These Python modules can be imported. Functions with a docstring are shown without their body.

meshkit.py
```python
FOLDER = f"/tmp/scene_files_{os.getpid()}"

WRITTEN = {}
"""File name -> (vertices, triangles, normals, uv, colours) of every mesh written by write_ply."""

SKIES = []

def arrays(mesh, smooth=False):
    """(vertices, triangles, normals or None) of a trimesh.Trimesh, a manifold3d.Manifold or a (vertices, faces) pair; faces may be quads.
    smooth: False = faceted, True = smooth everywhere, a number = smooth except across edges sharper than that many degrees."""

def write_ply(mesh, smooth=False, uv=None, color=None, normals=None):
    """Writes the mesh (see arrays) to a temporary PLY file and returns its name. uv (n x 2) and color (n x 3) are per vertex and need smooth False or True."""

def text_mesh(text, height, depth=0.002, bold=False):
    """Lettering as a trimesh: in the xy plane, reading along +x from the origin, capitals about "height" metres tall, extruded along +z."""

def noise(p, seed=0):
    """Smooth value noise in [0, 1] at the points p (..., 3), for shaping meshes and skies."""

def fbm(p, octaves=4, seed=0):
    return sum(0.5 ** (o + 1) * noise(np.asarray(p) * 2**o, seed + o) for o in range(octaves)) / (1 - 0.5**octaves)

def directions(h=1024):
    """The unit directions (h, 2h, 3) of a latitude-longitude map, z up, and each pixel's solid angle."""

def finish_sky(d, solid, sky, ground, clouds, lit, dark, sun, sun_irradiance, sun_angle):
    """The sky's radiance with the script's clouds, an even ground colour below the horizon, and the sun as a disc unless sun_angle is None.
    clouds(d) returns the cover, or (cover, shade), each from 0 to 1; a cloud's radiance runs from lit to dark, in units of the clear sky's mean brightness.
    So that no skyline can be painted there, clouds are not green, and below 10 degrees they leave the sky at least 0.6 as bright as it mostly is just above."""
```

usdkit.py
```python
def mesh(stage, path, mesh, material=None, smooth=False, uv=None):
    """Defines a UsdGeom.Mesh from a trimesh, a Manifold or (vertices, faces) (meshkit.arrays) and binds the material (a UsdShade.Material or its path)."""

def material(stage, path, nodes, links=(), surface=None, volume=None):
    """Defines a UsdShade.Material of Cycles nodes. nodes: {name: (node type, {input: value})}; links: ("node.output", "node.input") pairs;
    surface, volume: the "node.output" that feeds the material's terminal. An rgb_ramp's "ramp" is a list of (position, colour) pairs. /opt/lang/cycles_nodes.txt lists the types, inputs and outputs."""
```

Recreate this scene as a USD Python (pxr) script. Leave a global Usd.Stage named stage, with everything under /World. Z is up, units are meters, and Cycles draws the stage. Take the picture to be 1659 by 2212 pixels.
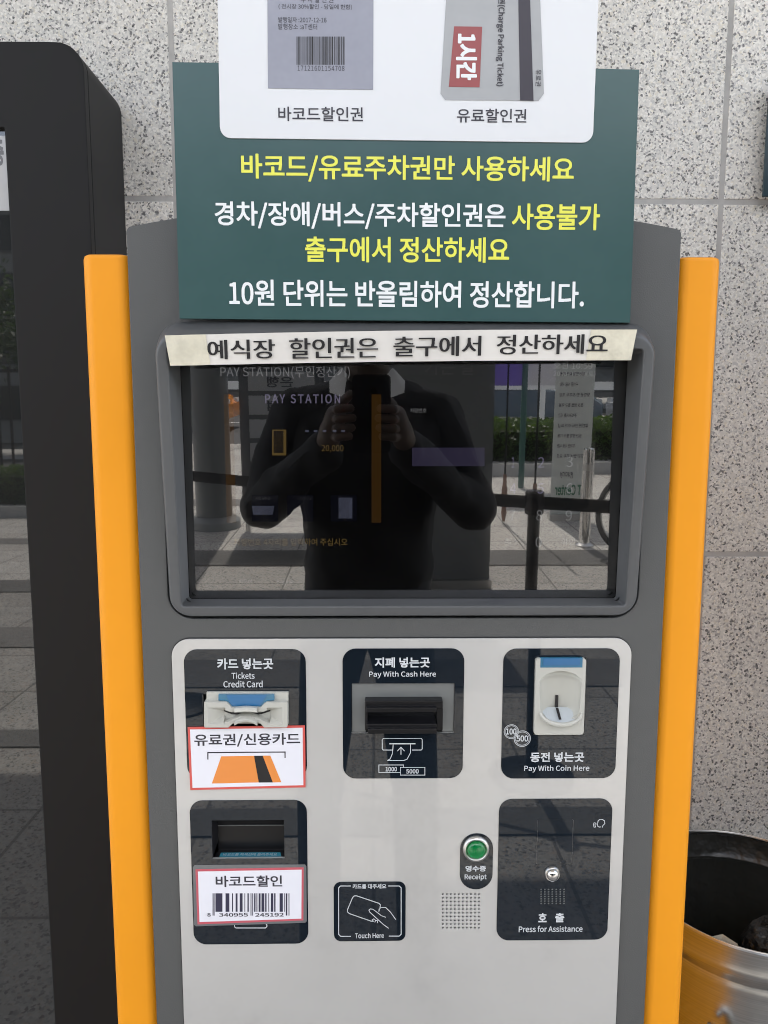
import math, random, glob, functools
import numpy as np, trimesh, manifold3d as m3
from math import sin, cos, tan, atan2, radians, hypot, pi
from shapely import affinity, union_all, box as sbox
from shapely.geometry import Polygon, Point, LineString
from pxr import Usd, UsdGeom, UsdLux, UsdShade, Gf, Sdf, Vt
import usdkit, meshkit
random.seed(5); rng = np.random.default_rng(5)

stage = Usd.Stage.CreateInMemory()
UsdGeom.SetStageUpAxis(stage, 'Z'); UsdGeom.SetStageMetersPerUnit(stage, 1.0)
UsdGeom.Xform.Define(stage, '/World'); UsdGeom.Scope.Define(stage, '/World/Looks')

# ------------------------------------------------------------------ camera, sky, sun
FOC, CX, CY = 1646., 829.5, 1106.            # in pixels of a 1659 x 2212 view of the photograph
CAM = np.array([0, -.70, 1.40]); YAW, PITCH, ROLL = radians(.78), radians(7.03), radians(.085)
EXPOSURE = 1.88
SUN_EL, SUN_AZ = radians(63), radians(183)      # azimuth of the direction to the sun, from +y towards +x
SKY, SUN = .15, .85
cf = np.array([sin(YAW)*cos(PITCH), cos(YAW)*cos(PITCH), -sin(PITCH)]); r0 = np.array([cos(YAW), -sin(YAW), 0]); u0 = np.cross(r0, cf)
cr, cu = r0*cos(ROLL)+u0*sin(ROLL), u0*cos(ROLL)-r0*sin(ROLL)
cam = UsdGeom.Camera.Define(stage, '/World/camera')
M = np.eye(4); M[0, :3], M[1, :3], M[2, :3], M[3, :3] = cr, cu, -cf, CAM
cam.AddTransformOp().Set(Gf.Matrix4d(*M.ravel().tolist()))
cam.CreateFocalLengthAttr(26.0); cam.CreateHorizontalApertureAttr(26.0*1659/FOC); cam.CreateVerticalApertureAttr(26.0*2212/FOC)
cam.CreateClippingRangeAttr((.02, 3000.)); cam.CreateExposureAttr(EXPOSURE)

SUND = np.array([sin(SUN_AZ)*cos(SUN_EL), cos(SUN_AZ)*cos(SUN_EL), sin(SUN_EL)])
def mat(name, nodes, links=(), surface='p.BSDF', volume=None):
    return usdkit.material(stage, '/World/Looks/'+name, nodes, links, surface=surface, volume=volume)
skym = mat('sky_air', {'sky': ('sky_texture', {'sky_type': 'single_scattering', 'sun_disc': False, 'sun_elevation': SUN_EL, 'sun_rotation': atan2(SUND[0], SUND[1]), 'aerosol_density': 2.5}),
    'tc': ('texture_coordinate', {}), 'n': ('noise_texture', {'scale': 2.2, 'detail': 6, 'roughness': .6}),
    'rr': ('rgb_ramp', {'ramp': [(.40, (.25, .25, .25)), (.68, (.9, .9, .9))]}), 'bw': ('rgb_to_bw', {}),
    'cl': ('mix', {'mix_type': 'multiply', 'fac': 1., 'color2': (1.25, 1.22, 1.16)}),
    'mx': ('mix', {'mix_type': 'mix'}), 'bg': ('background_shader', {'strength': SKY})},
    [('tc.generated', 'n.vector'), ('n.fac', 'rr.fac'), ('sky.color', 'bw.color'), ('bw.val', 'cl.color1'), ('rr.color', 'mx.fac'), ('sky.color', 'mx.color1'), ('cl.color', 'mx.color2'), ('mx.color', 'bg.color')], surface='bg.background')
dome = UsdLux.DomeLight.Define(stage, '/World/sky'); dome.CreateIntensityAttr(1.0)
UsdShade.MaterialBindingAPI.Apply(dome.GetPrim()).Bind(skym)
dome.GetPrim().SetCustomDataByKey('kind', 'structure')
sun = UsdLux.DistantLight.Define(stage, '/World/sun'); sun.CreateNormalizeAttr(True); sun.CreateIntensityAttr(SUN); sun.CreateAngleAttr(.53); sun.CreateColorAttr(Gf.Vec3f(1, .95, .87))
zz = SUND; xx = np.cross([0, 0, 1.], zz); xx /= np.linalg.norm(xx); yy = np.cross(zz, xx)
M = np.eye(4); M[0, :3], M[1, :3], M[2, :3] = xx, yy, zz
sun.AddTransformOp().Set(Gf.Matrix4d(*M.ravel().tolist()))

# ------------------------------------------------------------------ helpers: things and parts
used, origin = {}, {}
def numbered(parent, name):
    k = used.get((parent, name), 0); used[(parent, name)] = k+1
    return f'{parent}/{name}' + (f'_{k:03d}' if k else '')
def tag(path, label=None, category=None, group=None, kind=None):
    p = stage.GetPrimAtPath(path)
    for k, v in dict(label=label, category=category, group=group, kind=kind).items():
        if v: p.SetCustomDataByKey(k, v)
    return path
def thing(name, label, category, loc=(0, 0, 0), group=None):
    path = numbered('/World', name)
    x = UsdGeom.Xform.Define(stage, path); x.AddTranslateOp().Set(Gf.Vec3d(*map(float, loc)))
    origin[path] = np.array(loc, float)
    return tag(path, label, category, group)
def base_of(path):
    while path and path not in origin: path = path.rpartition('/')[0]
    return origin.get(path, np.zeros(3))
def cat(ms):
    ms = [m for m in ms if m is not None]
    vs, fs, n = [], [], 0
    for m in ms:
        v, f, _ = meshkit.arrays(m); vs.append(v); fs.append(f+n); n += len(v)
    return np.vstack(vs), np.vstack(fs)
def part(parent, name, mesh, m, smooth=False, label=None, kind=None):
    """mesh in world coordinates"""
    if isinstance(mesh, list): mesh = cat(mesh)
    v, f, _ = meshkit.arrays(mesh)
    path = numbered(parent, name)
    usdkit.mesh(stage, path, (v-base_of(parent), f), m, smooth)
    return tag(path, label, kind=kind)
def single(name, mesh, m, label, category, group=None, smooth=False, kind=None):
    path = part('/World', name, mesh, m, smooth)
    return tag(path, label, category, group, kind)
def copy(src, loc, label, rotz=0, group=None):
    path = numbered('/World', src.rpartition('/')[2])
    x = UsdGeom.Xform.Define(stage, path)
    x.GetPrim().GetReferences().AddInternalReference(src); x.GetPrim().SetInstanceable(True)
    x.ClearXformOpOrder(); x.AddTranslateOp().Set(Gf.Vec3d(*map(float, loc)))
    if rotz: x.AddRotateZOp().Set(float(rotz))
    was = stage.GetPrimAtPath(src).GetCustomData()
    return tag(path, label, was.get('category'), group or was.get('group'))

# ------------------------------------------------------------------ helpers: shapes
class Plane:
    """a plane leaning towards the viewer by 'tilt' degrees; (a, b) lie on it, h is the height above it"""
    def __init__(s, y, z=0., tilt=0.):
        t = radians(tilt); s.O = np.array([0, y, z]); s.V = np.array([0, -sin(t), cos(t)]); s.N = np.array([0, -cos(t), -sin(t)]); s.U = np.array([1., 0, 0])
    def ab(s, px, py, h=0.):
        d = cf+cr*(px-CX)/FOC-cu*(py-CY)/FOC
        q = CAM+d*(((s.O+s.N*h-CAM)@s.N)/(d@s.N))-s.O
        return np.array([q@s.U, q@s.V])
    def w(s, pts):
        p = np.asarray(pts, float); return s.O+p[..., :1]*s.U+p[..., 1:2]*s.V+p[..., 2:3]*s.N
    def rect(s, x0, y0, x1, y1, h=0.):
        xm, ym = (x0+x1)/2, (y0+y1)/2
        return s.ab(x0, ym, h)[0], s.ab(xm, y1, h)[1], s.ab(x1, ym, h)[0], s.ab(xm, y0, h)[1]
    def poly(s, pts, h=0.): return Polygon([s.ab(*p, h) for p in pts])
    def ext(s, poly, h0, h1):
        out = []
        for g in getattr(poly, 'geoms', [poly]):
            if g.is_empty or g.area < 1e-10: continue
            m = trimesh.creation.extrude_polygon(g, h1-h0, engine='earcut'); v = np.array(m.vertices); v[:, 2] += h0
            out.append((s.w(v), np.array(m.faces)))
        return cat(out)
FRONT = Plane(0.)
def rrect(x0, y0, x1, y1, r=0., n=6):
    if r <= 0: return Polygon([(x0, y0), (x1, y0), (x1, y1), (x0, y1)])
    return Polygon(rrl(x0, y0, x1, y1, r, n))
def rrl(x0, y0, x1, y1, r, n=6):
    r = max(min(r, (x1-x0)/2-1e-6, (y1-y0)/2-1e-6), 1e-6); p = []
    for cx, cy, a in ((x1-r, y0+r, -90), (x1-r, y1-r, 0), (x0+r, y1-r, 90), (x0+r, y0+r, 180)):
        for k in range(n+1):
            t = radians(a+90*k/n); p.append((cx+r*cos(t), cy+r*sin(t)))
    return np.array(p)
def loft(loops, cap0=True, cap1=True, closed=True):
    n = len(loops[0]); v = np.vstack([np.asarray(l, float) for l in loops]); f = []
    for i in range(len(loops)-1):
        for j in range(n if closed else n-1):
            a, b = i*n+j, i*n+(j+1) % n; f += [(a, b, b+n), (a, b+n, a+n)]
    k = len(v)
    if cap0:
        v = np.vstack([v, np.mean(loops[0], 0)]); f += [(k, (j+1) % n, j) for j in range(n)]; k += 1
    if cap1:
        v = np.vstack([v, np.mean(loops[-1], 0)]); o = (len(loops)-1)*n; f += [(k, o+j, o+(j+1) % n) for j in range(n)]
    return v, np.array(f)
def bx(x0, y0, z0, x1, y1, z1):
    m = trimesh.creation.box([x1-x0, y1-y0, z1-z0]); m.apply_translation([(x0+x1)/2, (y0+y1)/2, (z0+z1)/2]); return m
def tube(pts, r, n=8, caps=True):
    pts = np.asarray(pts, float); rs = np.broadcast_to(np.asarray(r, float), len(pts)); loops = []; last = None
    for i in range(len(pts)):
        t = pts[min(i+1, len(pts)-1)]-pts[max(i-1, 0)]; t = t/np.linalg.norm(t)
        if last is None: a = np.cross(t, [0, 0, 1.] if abs(t[2]) < .9 else [1., 0, 0])
        else: a = last-t*(last@t)
        a /= np.linalg.norm(a); last = a; b = np.cross(t, a)
        loops.append([pts[i]+rs[i]*(cos(q)*a+sin(q)*b) for q in np.arange(n)*2*pi/n])
    return loft(loops, caps, caps)
def lathe(prof, center, n=48, caps=True):
    c = np.asarray(center, float)
    loops = [[c+np.array([r*cos(q), r*sin(q), z]) for q in np.arange(n)*2*pi/n] for r, z in prof]
    return loft(loops, caps, caps)
def disc_lathe(pl, a, b, prof, n=32):
    """profile (r, h) turned round an axis that stands on the plane"""
    return loft([pl.w([[a+r*cos(q), b+r*sin(q), h] for q in np.arange(n)*2*pi/n]) for r, h in prof], False, True)
def stroke(pts, w): return LineString(pts).buffer(w/2, cap_style='flat', join_style='mitre')
def rstroke(pts, w): return LineString(pts).buffer(w/2, quad_segs=3)

# ------------------------------------------------------------------ helpers: lettering
FONTS = glob.glob('/opt/blender-*/*/datafiles/fonts/')[0]
@functools.lru_cache(None)
def glyphs(text, bold=0, serif=False, size=110, track=0):
    from PIL import Image, ImageDraw, ImageFont, ImageFilter
    try: font = ImageFont.truetype(FONTS+'Noto Sans CJK Regular.woff2', size)
    except Exception: font = ImageFont.truetype(FONTS+'Inter.woff2', size)
    wid = int(sum(font.getlength(c)+track for c in text))+60
    im = Image.new('L', (wid, size*2)); d = ImageDraw.Draw(im); x = 25.
    if track:
        for c in text: d.text((x, size*1.4), c, 255, font, anchor='ls', stroke_width=bold); x += font.getlength(c)+track
    else: d.text((x, size*1.4), text, 255, font, anchor='ls', stroke_width=bold)
    a = np.asarray(im) > 127
    if serif:                                          # thin level strokes, thick upright ones
        e = a.copy(); e[1:] &= a[:-1]; e[2:] &= a[:-2]
        k = e.copy()
        for s_ in range(1, 4): k[:, s_:] |= e[:, :-s_]
        a = k
    on = np.pad(a, ((0, 0), (1, 1))).astype(np.int8)
    rows, st = np.nonzero(np.diff(on, axis=1) == 1); en = np.nonzero(np.diff(on, axis=1) == -1)[1]
    g = union_all(sbox(st, -rows-1., en, -rows)).buffer(.7, quad_segs=2).buffer(-.7, quad_segs=2).simplify(.75)
    x0, y0, x1, y1 = g.bounds
    return affinity.scale(affinity.translate(g, -x0, -y0), 1/(x1-x0), 1/(y1-y0), origin=(0, 0))
def fitted(text, rect, bold=0, serif=False, rot=0, track=0, skew=0.):
    g = glyphs(text, bold, serif, 110, track)
    if rot == -90: g = affinity.affine_transform(g, [0, 1, -1, 0, 0, 1])
    x0, y0, x1, y1 = rect
    g = affinity.affine_transform(g, [x1-x0, 0, skew*(x1-x0), y1-y0, x0, y0])
    return g
def text(parent, pl, s, x0, y0, x1, y1, m, bold=0, h=0., th=.00025, serif=False, rot=0, track=0, name='lettering', tilt_px=0.):
    """letters whose ink fills the given box of the photograph, lying on the plane"""
    r = pl.rect(x0, y0, x1, y1, h)
    return part(parent, name, pl.ext(fitted(s, r, bold, serif, rot, track, tilt_px/(x1-x0)), h, h+th), m)

# ------------------------------------------------------------------ materials
def pm(name, color, rough=.5, metal=0., bump=None, bevel=0., var=None, **kw):
    """principled; bump=(scale, strength, distance), var=(scale, amount) tonal wear"""
    nodes = {'p': ('principled_bsdf', {'base_color': color, 'roughness': rough, 'metallic': metal, **kw})}; links = []
    if var or bump: nodes['g'] = ('geometry', {})
    if bevel:
        nodes['bv'] = ('bevel', {'radius': bevel, 'samples': 6})
    if bump:
        nodes['n'] = ('noise_texture', {'scale': bump[0], 'detail': 3.}); nodes['b'] = ('bump', {'strength': bump[1], 'distance': bump[2]})
        links += [('g.position', 'n.vector'), ('n.fac', 'b.height'), ('b.normal', 'p.normal')]
        if bevel: links += [('bv.bevel', 'b.normal')]
    elif bevel: links += [('bv.bevel', 'p.normal')]
    if var:
        nodes['v'] = ('noise_texture', {'scale': var[0], 'detail': 5., 'roughness': .65})
        lo = tuple(c*(1-var[1]) for c in color); hi = tuple(min(c*(1+var[1]), 1) for c in color)
        nodes['vr'] = ('rgb_ramp', {'ramp': [(.3, lo), (.7, hi)]})
        nodes['rv'] = ('map_range', {'from_min': .3, 'from_max': .7, 'to_min': max(rough-.06, .01), 'to_max': rough+.08, 'clamp': True})
        links += [('g.position', 'v.vector'), ('v.fac', 'vr.fac'), ('vr.color', 'p.base_color'), ('v.fac', 'rv.value'), ('rv.result', 'p.roughness')]
    return mat(name, nodes, links)
def granite(name, tone, pink, scale=230., joints=None):
    nodes = {'g': ('geometry', {}), 'oi': ('object_info', {}),
        'wn': ('noise_texture', {'scale': scale*.55, 'detail': 2.}), 'wm': ('vector_math', {'math_type': 'multiply_add', 'vector2': (1.6/scale,)*3}),
        'v1': ('voronoi_texture', {'scale': scale}), 'v2': ('voronoi_texture', {'scale': scale*.8}), 's1': ('separate_color', {}), 's2': ('separate_color', {}),
        'r1': ('rgb_ramp', {'interpolate': False, 'ramp': [(0, tuple(c*.22*tone for c in (1, .98, .95))), (.045, tuple(c*.48*tone for c in (1, .99, .97))), (.11, tuple(c*.7*tone for c in (1, .99, .97))), (.27, tuple(c*.86*tone for c in (1, .975, .925))), (.68, tuple(c*1.02*tone for c in (1, .98, .935))), (.9, tuple(c*.9*tone for c in (1, .97, .91)))]}),
        'r2': ('rgb_ramp', {'interpolate': False, 'ramp': [(0, (.22, .22, .23)), (.045, (.55, .55, .56)), (.10, (1, 1, 1)), (.9, pink)]}),
        'big': ('noise_texture', {'scale': 3.2, 'detail': 4.}), 'rb': ('rgb_ramp', {'ramp': [(.3, (.88, .875, .86)), (.7, (1.07, 1.055, 1.03))]}),
        'mo': ('map_range', {'from_min': 0., 'from_max': 1., 'to_min': .90, 'to_max': 1.05}),
        'm1': ('mix', {'mix_type': 'multiply', 'fac': 1.}), 'm2': ('mix', {'mix_type': 'multiply', 'fac': 1.}), 'm3': ('mix', {'mix_type': 'multiply', 'fac': 1.}),
        'b': ('bump', {'strength': .25, 'distance': .0006}), 'p': ('principled_bsdf', {'roughness': .48})}
    links = [('g.position', 'wn.vector'), ('wn.color', 'wm.vector1'), ('g.position', 'wm.vector3'), ('wm.vector', 'v1.vector'), ('wm.vector', 'v2.vector'),
        ('v1.color', 's1.color'), ('v2.color', 's2.color'), ('s1.r', 'r1.fac'), ('s2.g', 'r2.fac'), ('r1.color', 'm1.color1'), ('r2.color', 'm1.color2'),
        ('g.position', 'big.vector'), ('big.fac', 'rb.fac'), ('m1.color', 'm2.color1'), ('rb.color', 'm2.color2'), ('oi.random', 'mo.value'), ('m2.color', 'm3.color1'), ('mo.result', 'm3.color2'),
        ('s1.r', 'b.height'), ('b.normal', 'p.normal')]
    last = 'm3.color'
    if joints:
        nodes |= {'mp': ('mapping', {'scale': (1, 1, 0)}), 'bk': ('brick_texture', {'offset': 0., 'scale': 1., 'brick_width': joints, 'row_height': joints, 'mortar_size': .006, 'color1': (1, 1, 1), 'color2': (.86, .84, .82), 'mortar': (.3, .29, .28)}), 'm4': ('mix', {'mix_type': 'multiply', 'fac': 1.})}
        links += [('g.position', 'mp.vector'), ('mp.vector', 'bk.vector'), (last, 'm4.color1'), ('bk.color', 'm4.color2')]; last = 'm4.color'
    links.append((last, 'p.base_color'))
    return mat(name, nodes, links)
def emis(name, color, s): return mat(name, {'e': ('emission', {'color': color, 'strength': s})}, surface='e.emission')
def pane(name, tint=(1, 1, 1), ior=1.5, rough=.0):
    return mat(name, {'t': ('transparent_bsdf', {'color': tint}), 'g': ('glossy_bsdf', {'color': (1, 1, 1), 'roughness': rough}), 'f': ('fresnel', {'IOR': ior}), 'm': ('mix_closure', {})},
               [('f.fac', 'm.fac'), ('t.BSDF', 'm.closure1'), ('g.BSDF', 'm.closure2')], surface='m.closure')
GRAN = granite('granite_slab', .83, (1.0, .97, .90), 385.)
PAVE = granite('granite_paving', .35, (1.0, .88, .80), 125., joints=.6)
PAVE_LIGHT = granite('light_granite_paving', .5, (1.0, .9, .82), 120., joints=.6)
PAVE_DARK = granite('dark_granite_paving', .09, (1.0, .85, .8), 190.)
PAVE_RED = granite('red_granite_paving', .15, (1.0, .7, .62), 190.)
GROUT = pm('joint_sealant', (.43, .42, .405), .8, bump=(300, .3, .001), var=(30, .15))
BODY = pm('grey_powder_coat', (.088, .0898, .0885), .42, bump=(900, .28, .0006), bevel=.0015)
BEZEL = pm('grey_plastic', (.085, .088, .091), .36, bevel=.0012, var=(14, .07))
DARKIN = pm('dark_plastic', (.012, .012, .013), .45)
YEL = pm('yellow_paint', (.85, .325, .010), .45, specular_ior_level=.3, var=(6, .03), bump=(700, .05, .0004))
SILV = pm('silver_panel_film', (.60, .595, .58), .38, .45, bevel=.001, var=(7, .03), coat_weight=.8, coat_roughness=.012)
PATCH = pm('navy_gloss_film', (.0065, .010, .0145), .015)
WPRINT = pm('white_print', (.62, .64, .66), .35)
BEIGE = pm('beige_plastic', (.51, .505, .455), .34, bevel=.0008)
BLUEW = pm('blue_clear_plastic', (.03, .165, .28), .12, transmission_weight=.0, coat_weight=.4)
BLK = pm('black_plastic', (.006, .006, .007), .3, bevel=.0006, specular_ior_level=.3)
BLKGLOSS = pm('black_gloss', (.010, .010, .011), .06)
GREY2 = pm('grey_insert', (.165, .172, .168), .4)
CHROME = pm('chrome', (.75, .74, .72), .1, 1.)
SATIN = pm('satin_steel', (.62, .61, .59), .28, 1.)
GREENL = pm('green_lens', (.0, .17, .04), .12, coat_weight=.5)
BOARDG = pm('green_board_print', (.038, .088, .087), .22, var=(4, .04))
BOARDW = pm('white_board_print', (.73, .745, .765), .22)
LYEL = pm('yellow_print', (.80, .80, .10), .35)
LWHITE = pm('white_letter_print', (.82, .84, .85), .35)
LDARK = pm('dark_print', (.035, .033, .045), .4)
LBLACK = pm('black_print', (.012, .011, .012), .45)
PAPER = pm('aged_paper_tape', (.74, .715, .67), .4, var=(9, .07))
TAPE = pm('old_clear_tape', (.70, .66, .53), .22, bump=(45, .9, .004), var=(40, .14))
CARDW = pm('laminated_white', (.80, .80, .86), .16)
REDB = pm('red_print', (.66, .10, .085), .3)
ORG = pm('orange_print', (.80, .27, .055), .3)
BARC = pm('bar_print', (.03, .028, .06), .4)
GLASS = pane('screen_glass', ior=2.1)
ACRY = pane('clear_acrylic', (.97, .97, .96), 1.45, .06)
KBLACK = pm('black_powder_coat', (.0085, .0083, .0083), .55, specular_ior_level=.25, bump=(1100, .2, .0005), bevel=.003)
KGLASS = pm('dark_glass', (.012, .0125, .012), .015, ior=1.8)
STEEL = mat('brushed_steel', {'g': ('geometry', {}), 'mp': ('mapping', {'scale': (2, 2, 160)}), 'n': ('noise_texture', {'scale': 3., 'detail': 4.}),
    'r': ('map_range', {'to_min': .24, 'to_max': .34}), 'b': ('bump', {'strength': .03, 'distance': .0006}), 'p': ('principled_bsdf', {'base_color': (.42, .425, .42), 'metallic': 1., 'anisotropic': .4})},
    [('g.position', 'mp.vector'), ('mp.vector', 'n.vector'), ('n.fac', 'r.value'), ('r.result', 'p.roughness'), ('n.fac', 'b.height'), ('b.normal', 'p.normal')])
LINER = pm('black_bin_liner', (.020, .021, .019), .35, bump=(26, .5, .012))
CONC = pm('pale_soffit', (.55, .54, .52), .7, var=(2, .06))
ASPH = pm('asphalt', (.05, .05, .052), .85, var=(3, .2), bump=(90, .5, .004))
KERB = pm('kerb_stone', (.42, .41, .39), .7, var=(8, .12))
WMARK = pm('road_paint', (.75, .75, .73), .6)
FAR = pm('far_ground', (.16, .155, .14), .9, var=(.2, .2))

# ------------------------------------------------------------------ the setting
def sheet(x0, y0, x1, y1, z): return (np.array([[x0, y0, z], [x1, y0, z], [x1, y1, z], [x0, y1, z]], float), np.array([[0, 1, 2], [0, 2, 3]]))
def setting(name, mesh, m): return tag(part('/World', name, mesh, m), kind='structure')
setting('ground', sheet(-600, -900, 600, 40, -.16), FAR)
setting('plaza', cat([bx(-30, -13.2, -.15, 30, .56, 0)]), PAVE)
setting('paving_field', sheet(-30, -13.2, 30, -5.1, .003), PAVE_LIGHT)
setting('road', sheet(-200, -27., 200, -13.2, -.13), ASPH)
setting('pavement', bx(-60, -33, -.15, 60, -27., -.01), KERB)
for i, (y0, y1, m) in enumerate(((-3.6, -3.15, PAVE_RED), (-5.1, -4.65, PAVE_DARK), (-7.4, -7.0, PAVE_RED), (-1.9, -1.72, PAVE_DARK))):
    setting('paving_band', sheet(-30, y0, 30, y1, .007), m)
for k in range(8): setting('road_marking', sheet(-28+k*7, -20.1, -24.5+k*7, -19.95, -.126), WMARK)

# the granite wall, slab by slab, recessed joints of grey sealant
WY = .50
wall = thing('granite_wall', 'grey speckled granite wall of large slabs behind the pay station', 'wall', (0, WY, 0))
part(wall, 'joint_sealant', bx(-4.6, WY-.0022, 0, 4.6, WY+.06, 5.0), GROUT)
JW, X0, SW, Z0, SH = .0082, -.297, .824, 1.184, .542
for i in range(-5, 6):
    for k in range(-2, 6):
        x0, x1 = X0+i*SW+JW/2, X0+(i+1)*SW-JW/2; z0, z1 = max(Z0+(k-1)*SH+SH*0+JW/2, .01), Z0+k*SH-JW/2
        if z1 < .05 or x1 < -4.4 or x0 > 4.4: continue
        d = rng.uniform(-.0006, .0006); e = .0012
        lo = [[x0+e, WY-.004+d, z0+e], [x1-e, WY-.004+d, z0+e], [x1-e, WY-.004+d, z1-e], [x0+e, WY-.004+d, z1-e]]
        hi = [[x0, WY-.004+d+e, z0], [x1, WY-.004+d+e, z0], [x1, WY-.004+d+e, z1], [x0, WY-.004+d+e, z1]]
        bk = [[x0, WY+.01, z0], [x1, WY+.01, z0], [x1, WY+.01, z1], [x0, WY+.01, z1]]
        part(wall, 'slab', loft([bk, hi, lo], False, True), GRAN)
can = thing('entrance_canopy', 'pale flat entrance canopy over the granite wall', 'canopy', (0, 0, 5.0))
part(can, 'soffit', bx(-2.9, -3.9, 5.0, 2.9, .56, 5.12), CONC); part(can, 'fascia', bx(-2.9, -4.0, 4.95, 2.9, -3.9, 5.45), KBLACK); part(can, 'roof', bx(-2.9, -3.9, 5.12, 2.9, .9, 5.40), CONC)

# ------------------------------------------------------------------ the pay station
MX = .028
pay = thing('pay_station', 'grey parking pay machine with yellow sides, touch screen and card, cash and coin slots', 'pay machine', (MX, 0, 0))
BL, BR, BT = -.2178, .2738, 1.5665
arch = [(BL+(BR-BL)*t, BT+4*.024*t*(1-t)) for t in np.linspace(0, 1, 25)]
outline = Polygon([(BL, .02), (BR, .02)]+arch[::-1]).buffer(-.005).buffer(.005, quad_segs=4)
# the screen's bezel leans out at the top; its glass leans less
BZ, GL = Plane(-.004, 1.21, 5.), Plane(.0245, 1.21, 2.0)
bo = np.array([BZ.ab(369.5, 1332), BZ.ab(1374, 1330), BZ.ab(1418, 722), BZ.ab(332.5, 722)])
bi = np.array([BZ.ab(392, 1310), BZ.ab(1351, 1309), BZ.ab(1392, 752), BZ.ab(361, 752)])
bo_r = (bo[[0, 3], 0].mean(), bo[:2, 1].mean(), bo[1:3, 0].mean(), bo[2:, 1].mean()); bi_r = (bi[[0, 3], 0].mean(), bi[:2, 1].mean(), bi[1:3, 0].mean(), bi[2:, 1].mean())
def bzl(r, e, rad, h, top=0.): l = rrl(r[0]-e, r[1]-e, r[2]+e, r[3]+e+top, rad, 8); return BZ.w(np.c_[l, np.full(len(l), h)])
hole = rrl(bo_r[0]-.0035, bo_r[1]-.0035, bo_r[2]+.0035, bo_r[3]+.0125, .024, 8)
hole_xz = Polygon([(p[0], p[2]) for p in BZ.w(np.c_[hole, np.zeros(len(hole))])])
PAN = (FRONT.rect(374, 1378, 1363, 1440)[0], .05, FRONT.rect(374, 1378, 1363, 1440)[2], FRONT.ab(870, 1378)[1])
PAN = (-.1900, .05, .2444, PAN[3])
inner_hole = rrect(PAN[0]+.012, .08, PAN[2]-.012, PAN[3]-.012, .008)
part(pay, 'front_plate', FRONT.ext(outline.difference(hole_xz).difference(inner_hole), -.012, 0.), BODY)
part(pay, 'cabinet', cat([FRONT.ext(outline.buffer(-.0006).difference(outline.buffer(-.004)), -.40, -.0122), FRONT.ext(outline.buffer(-.001), -.404, -.40), FRONT.ext(outline.buffer(-.004), -.10, -.096)]), BODY)
part(pay, 'base', bx(BL+.02, .03, 0, BR-.02, .37, .02), DARKIN)
part(pay, 'recess_lining', FRONT.ext(hole_xz.buffer(.004).difference(hole_xz.buffer(-.012)), -.014, -.0122), DARKIN)
def inner(rad, e, pl, h):
    l = rrl(bi_r[0]+e, bi_r[1]+e, bi_r[2]-e, bi_r[3]-e, rad, 8); w = BZ.w(np.c_[l, np.zeros(len(l))])
    y = pl.O[1]+(w[:, 2]-pl.O[2])*(-pl.V[1]*-1/pl.V[2])-h
    return np.c_[w[:, 0], y, w[:, 2]]
part(pay, 'screen_bezel', loft([bzl(bo_r, .001, .022, -.026, .010), bzl(bo_r, .001, .022, -.012, .009), bzl(bo_r, .0008, .02, -.003, .0008), bzl(bo_r, -.0004, .019, -.0008), bzl(bo_r, -.0022, .018, 0.), bzl(bi_r, .0012, .004, 0.), bzl(bi_r, 0, .003, -.001), inner(.003, .0005, GL, .001)], False, False), BEZEL, smooth=28)
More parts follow.
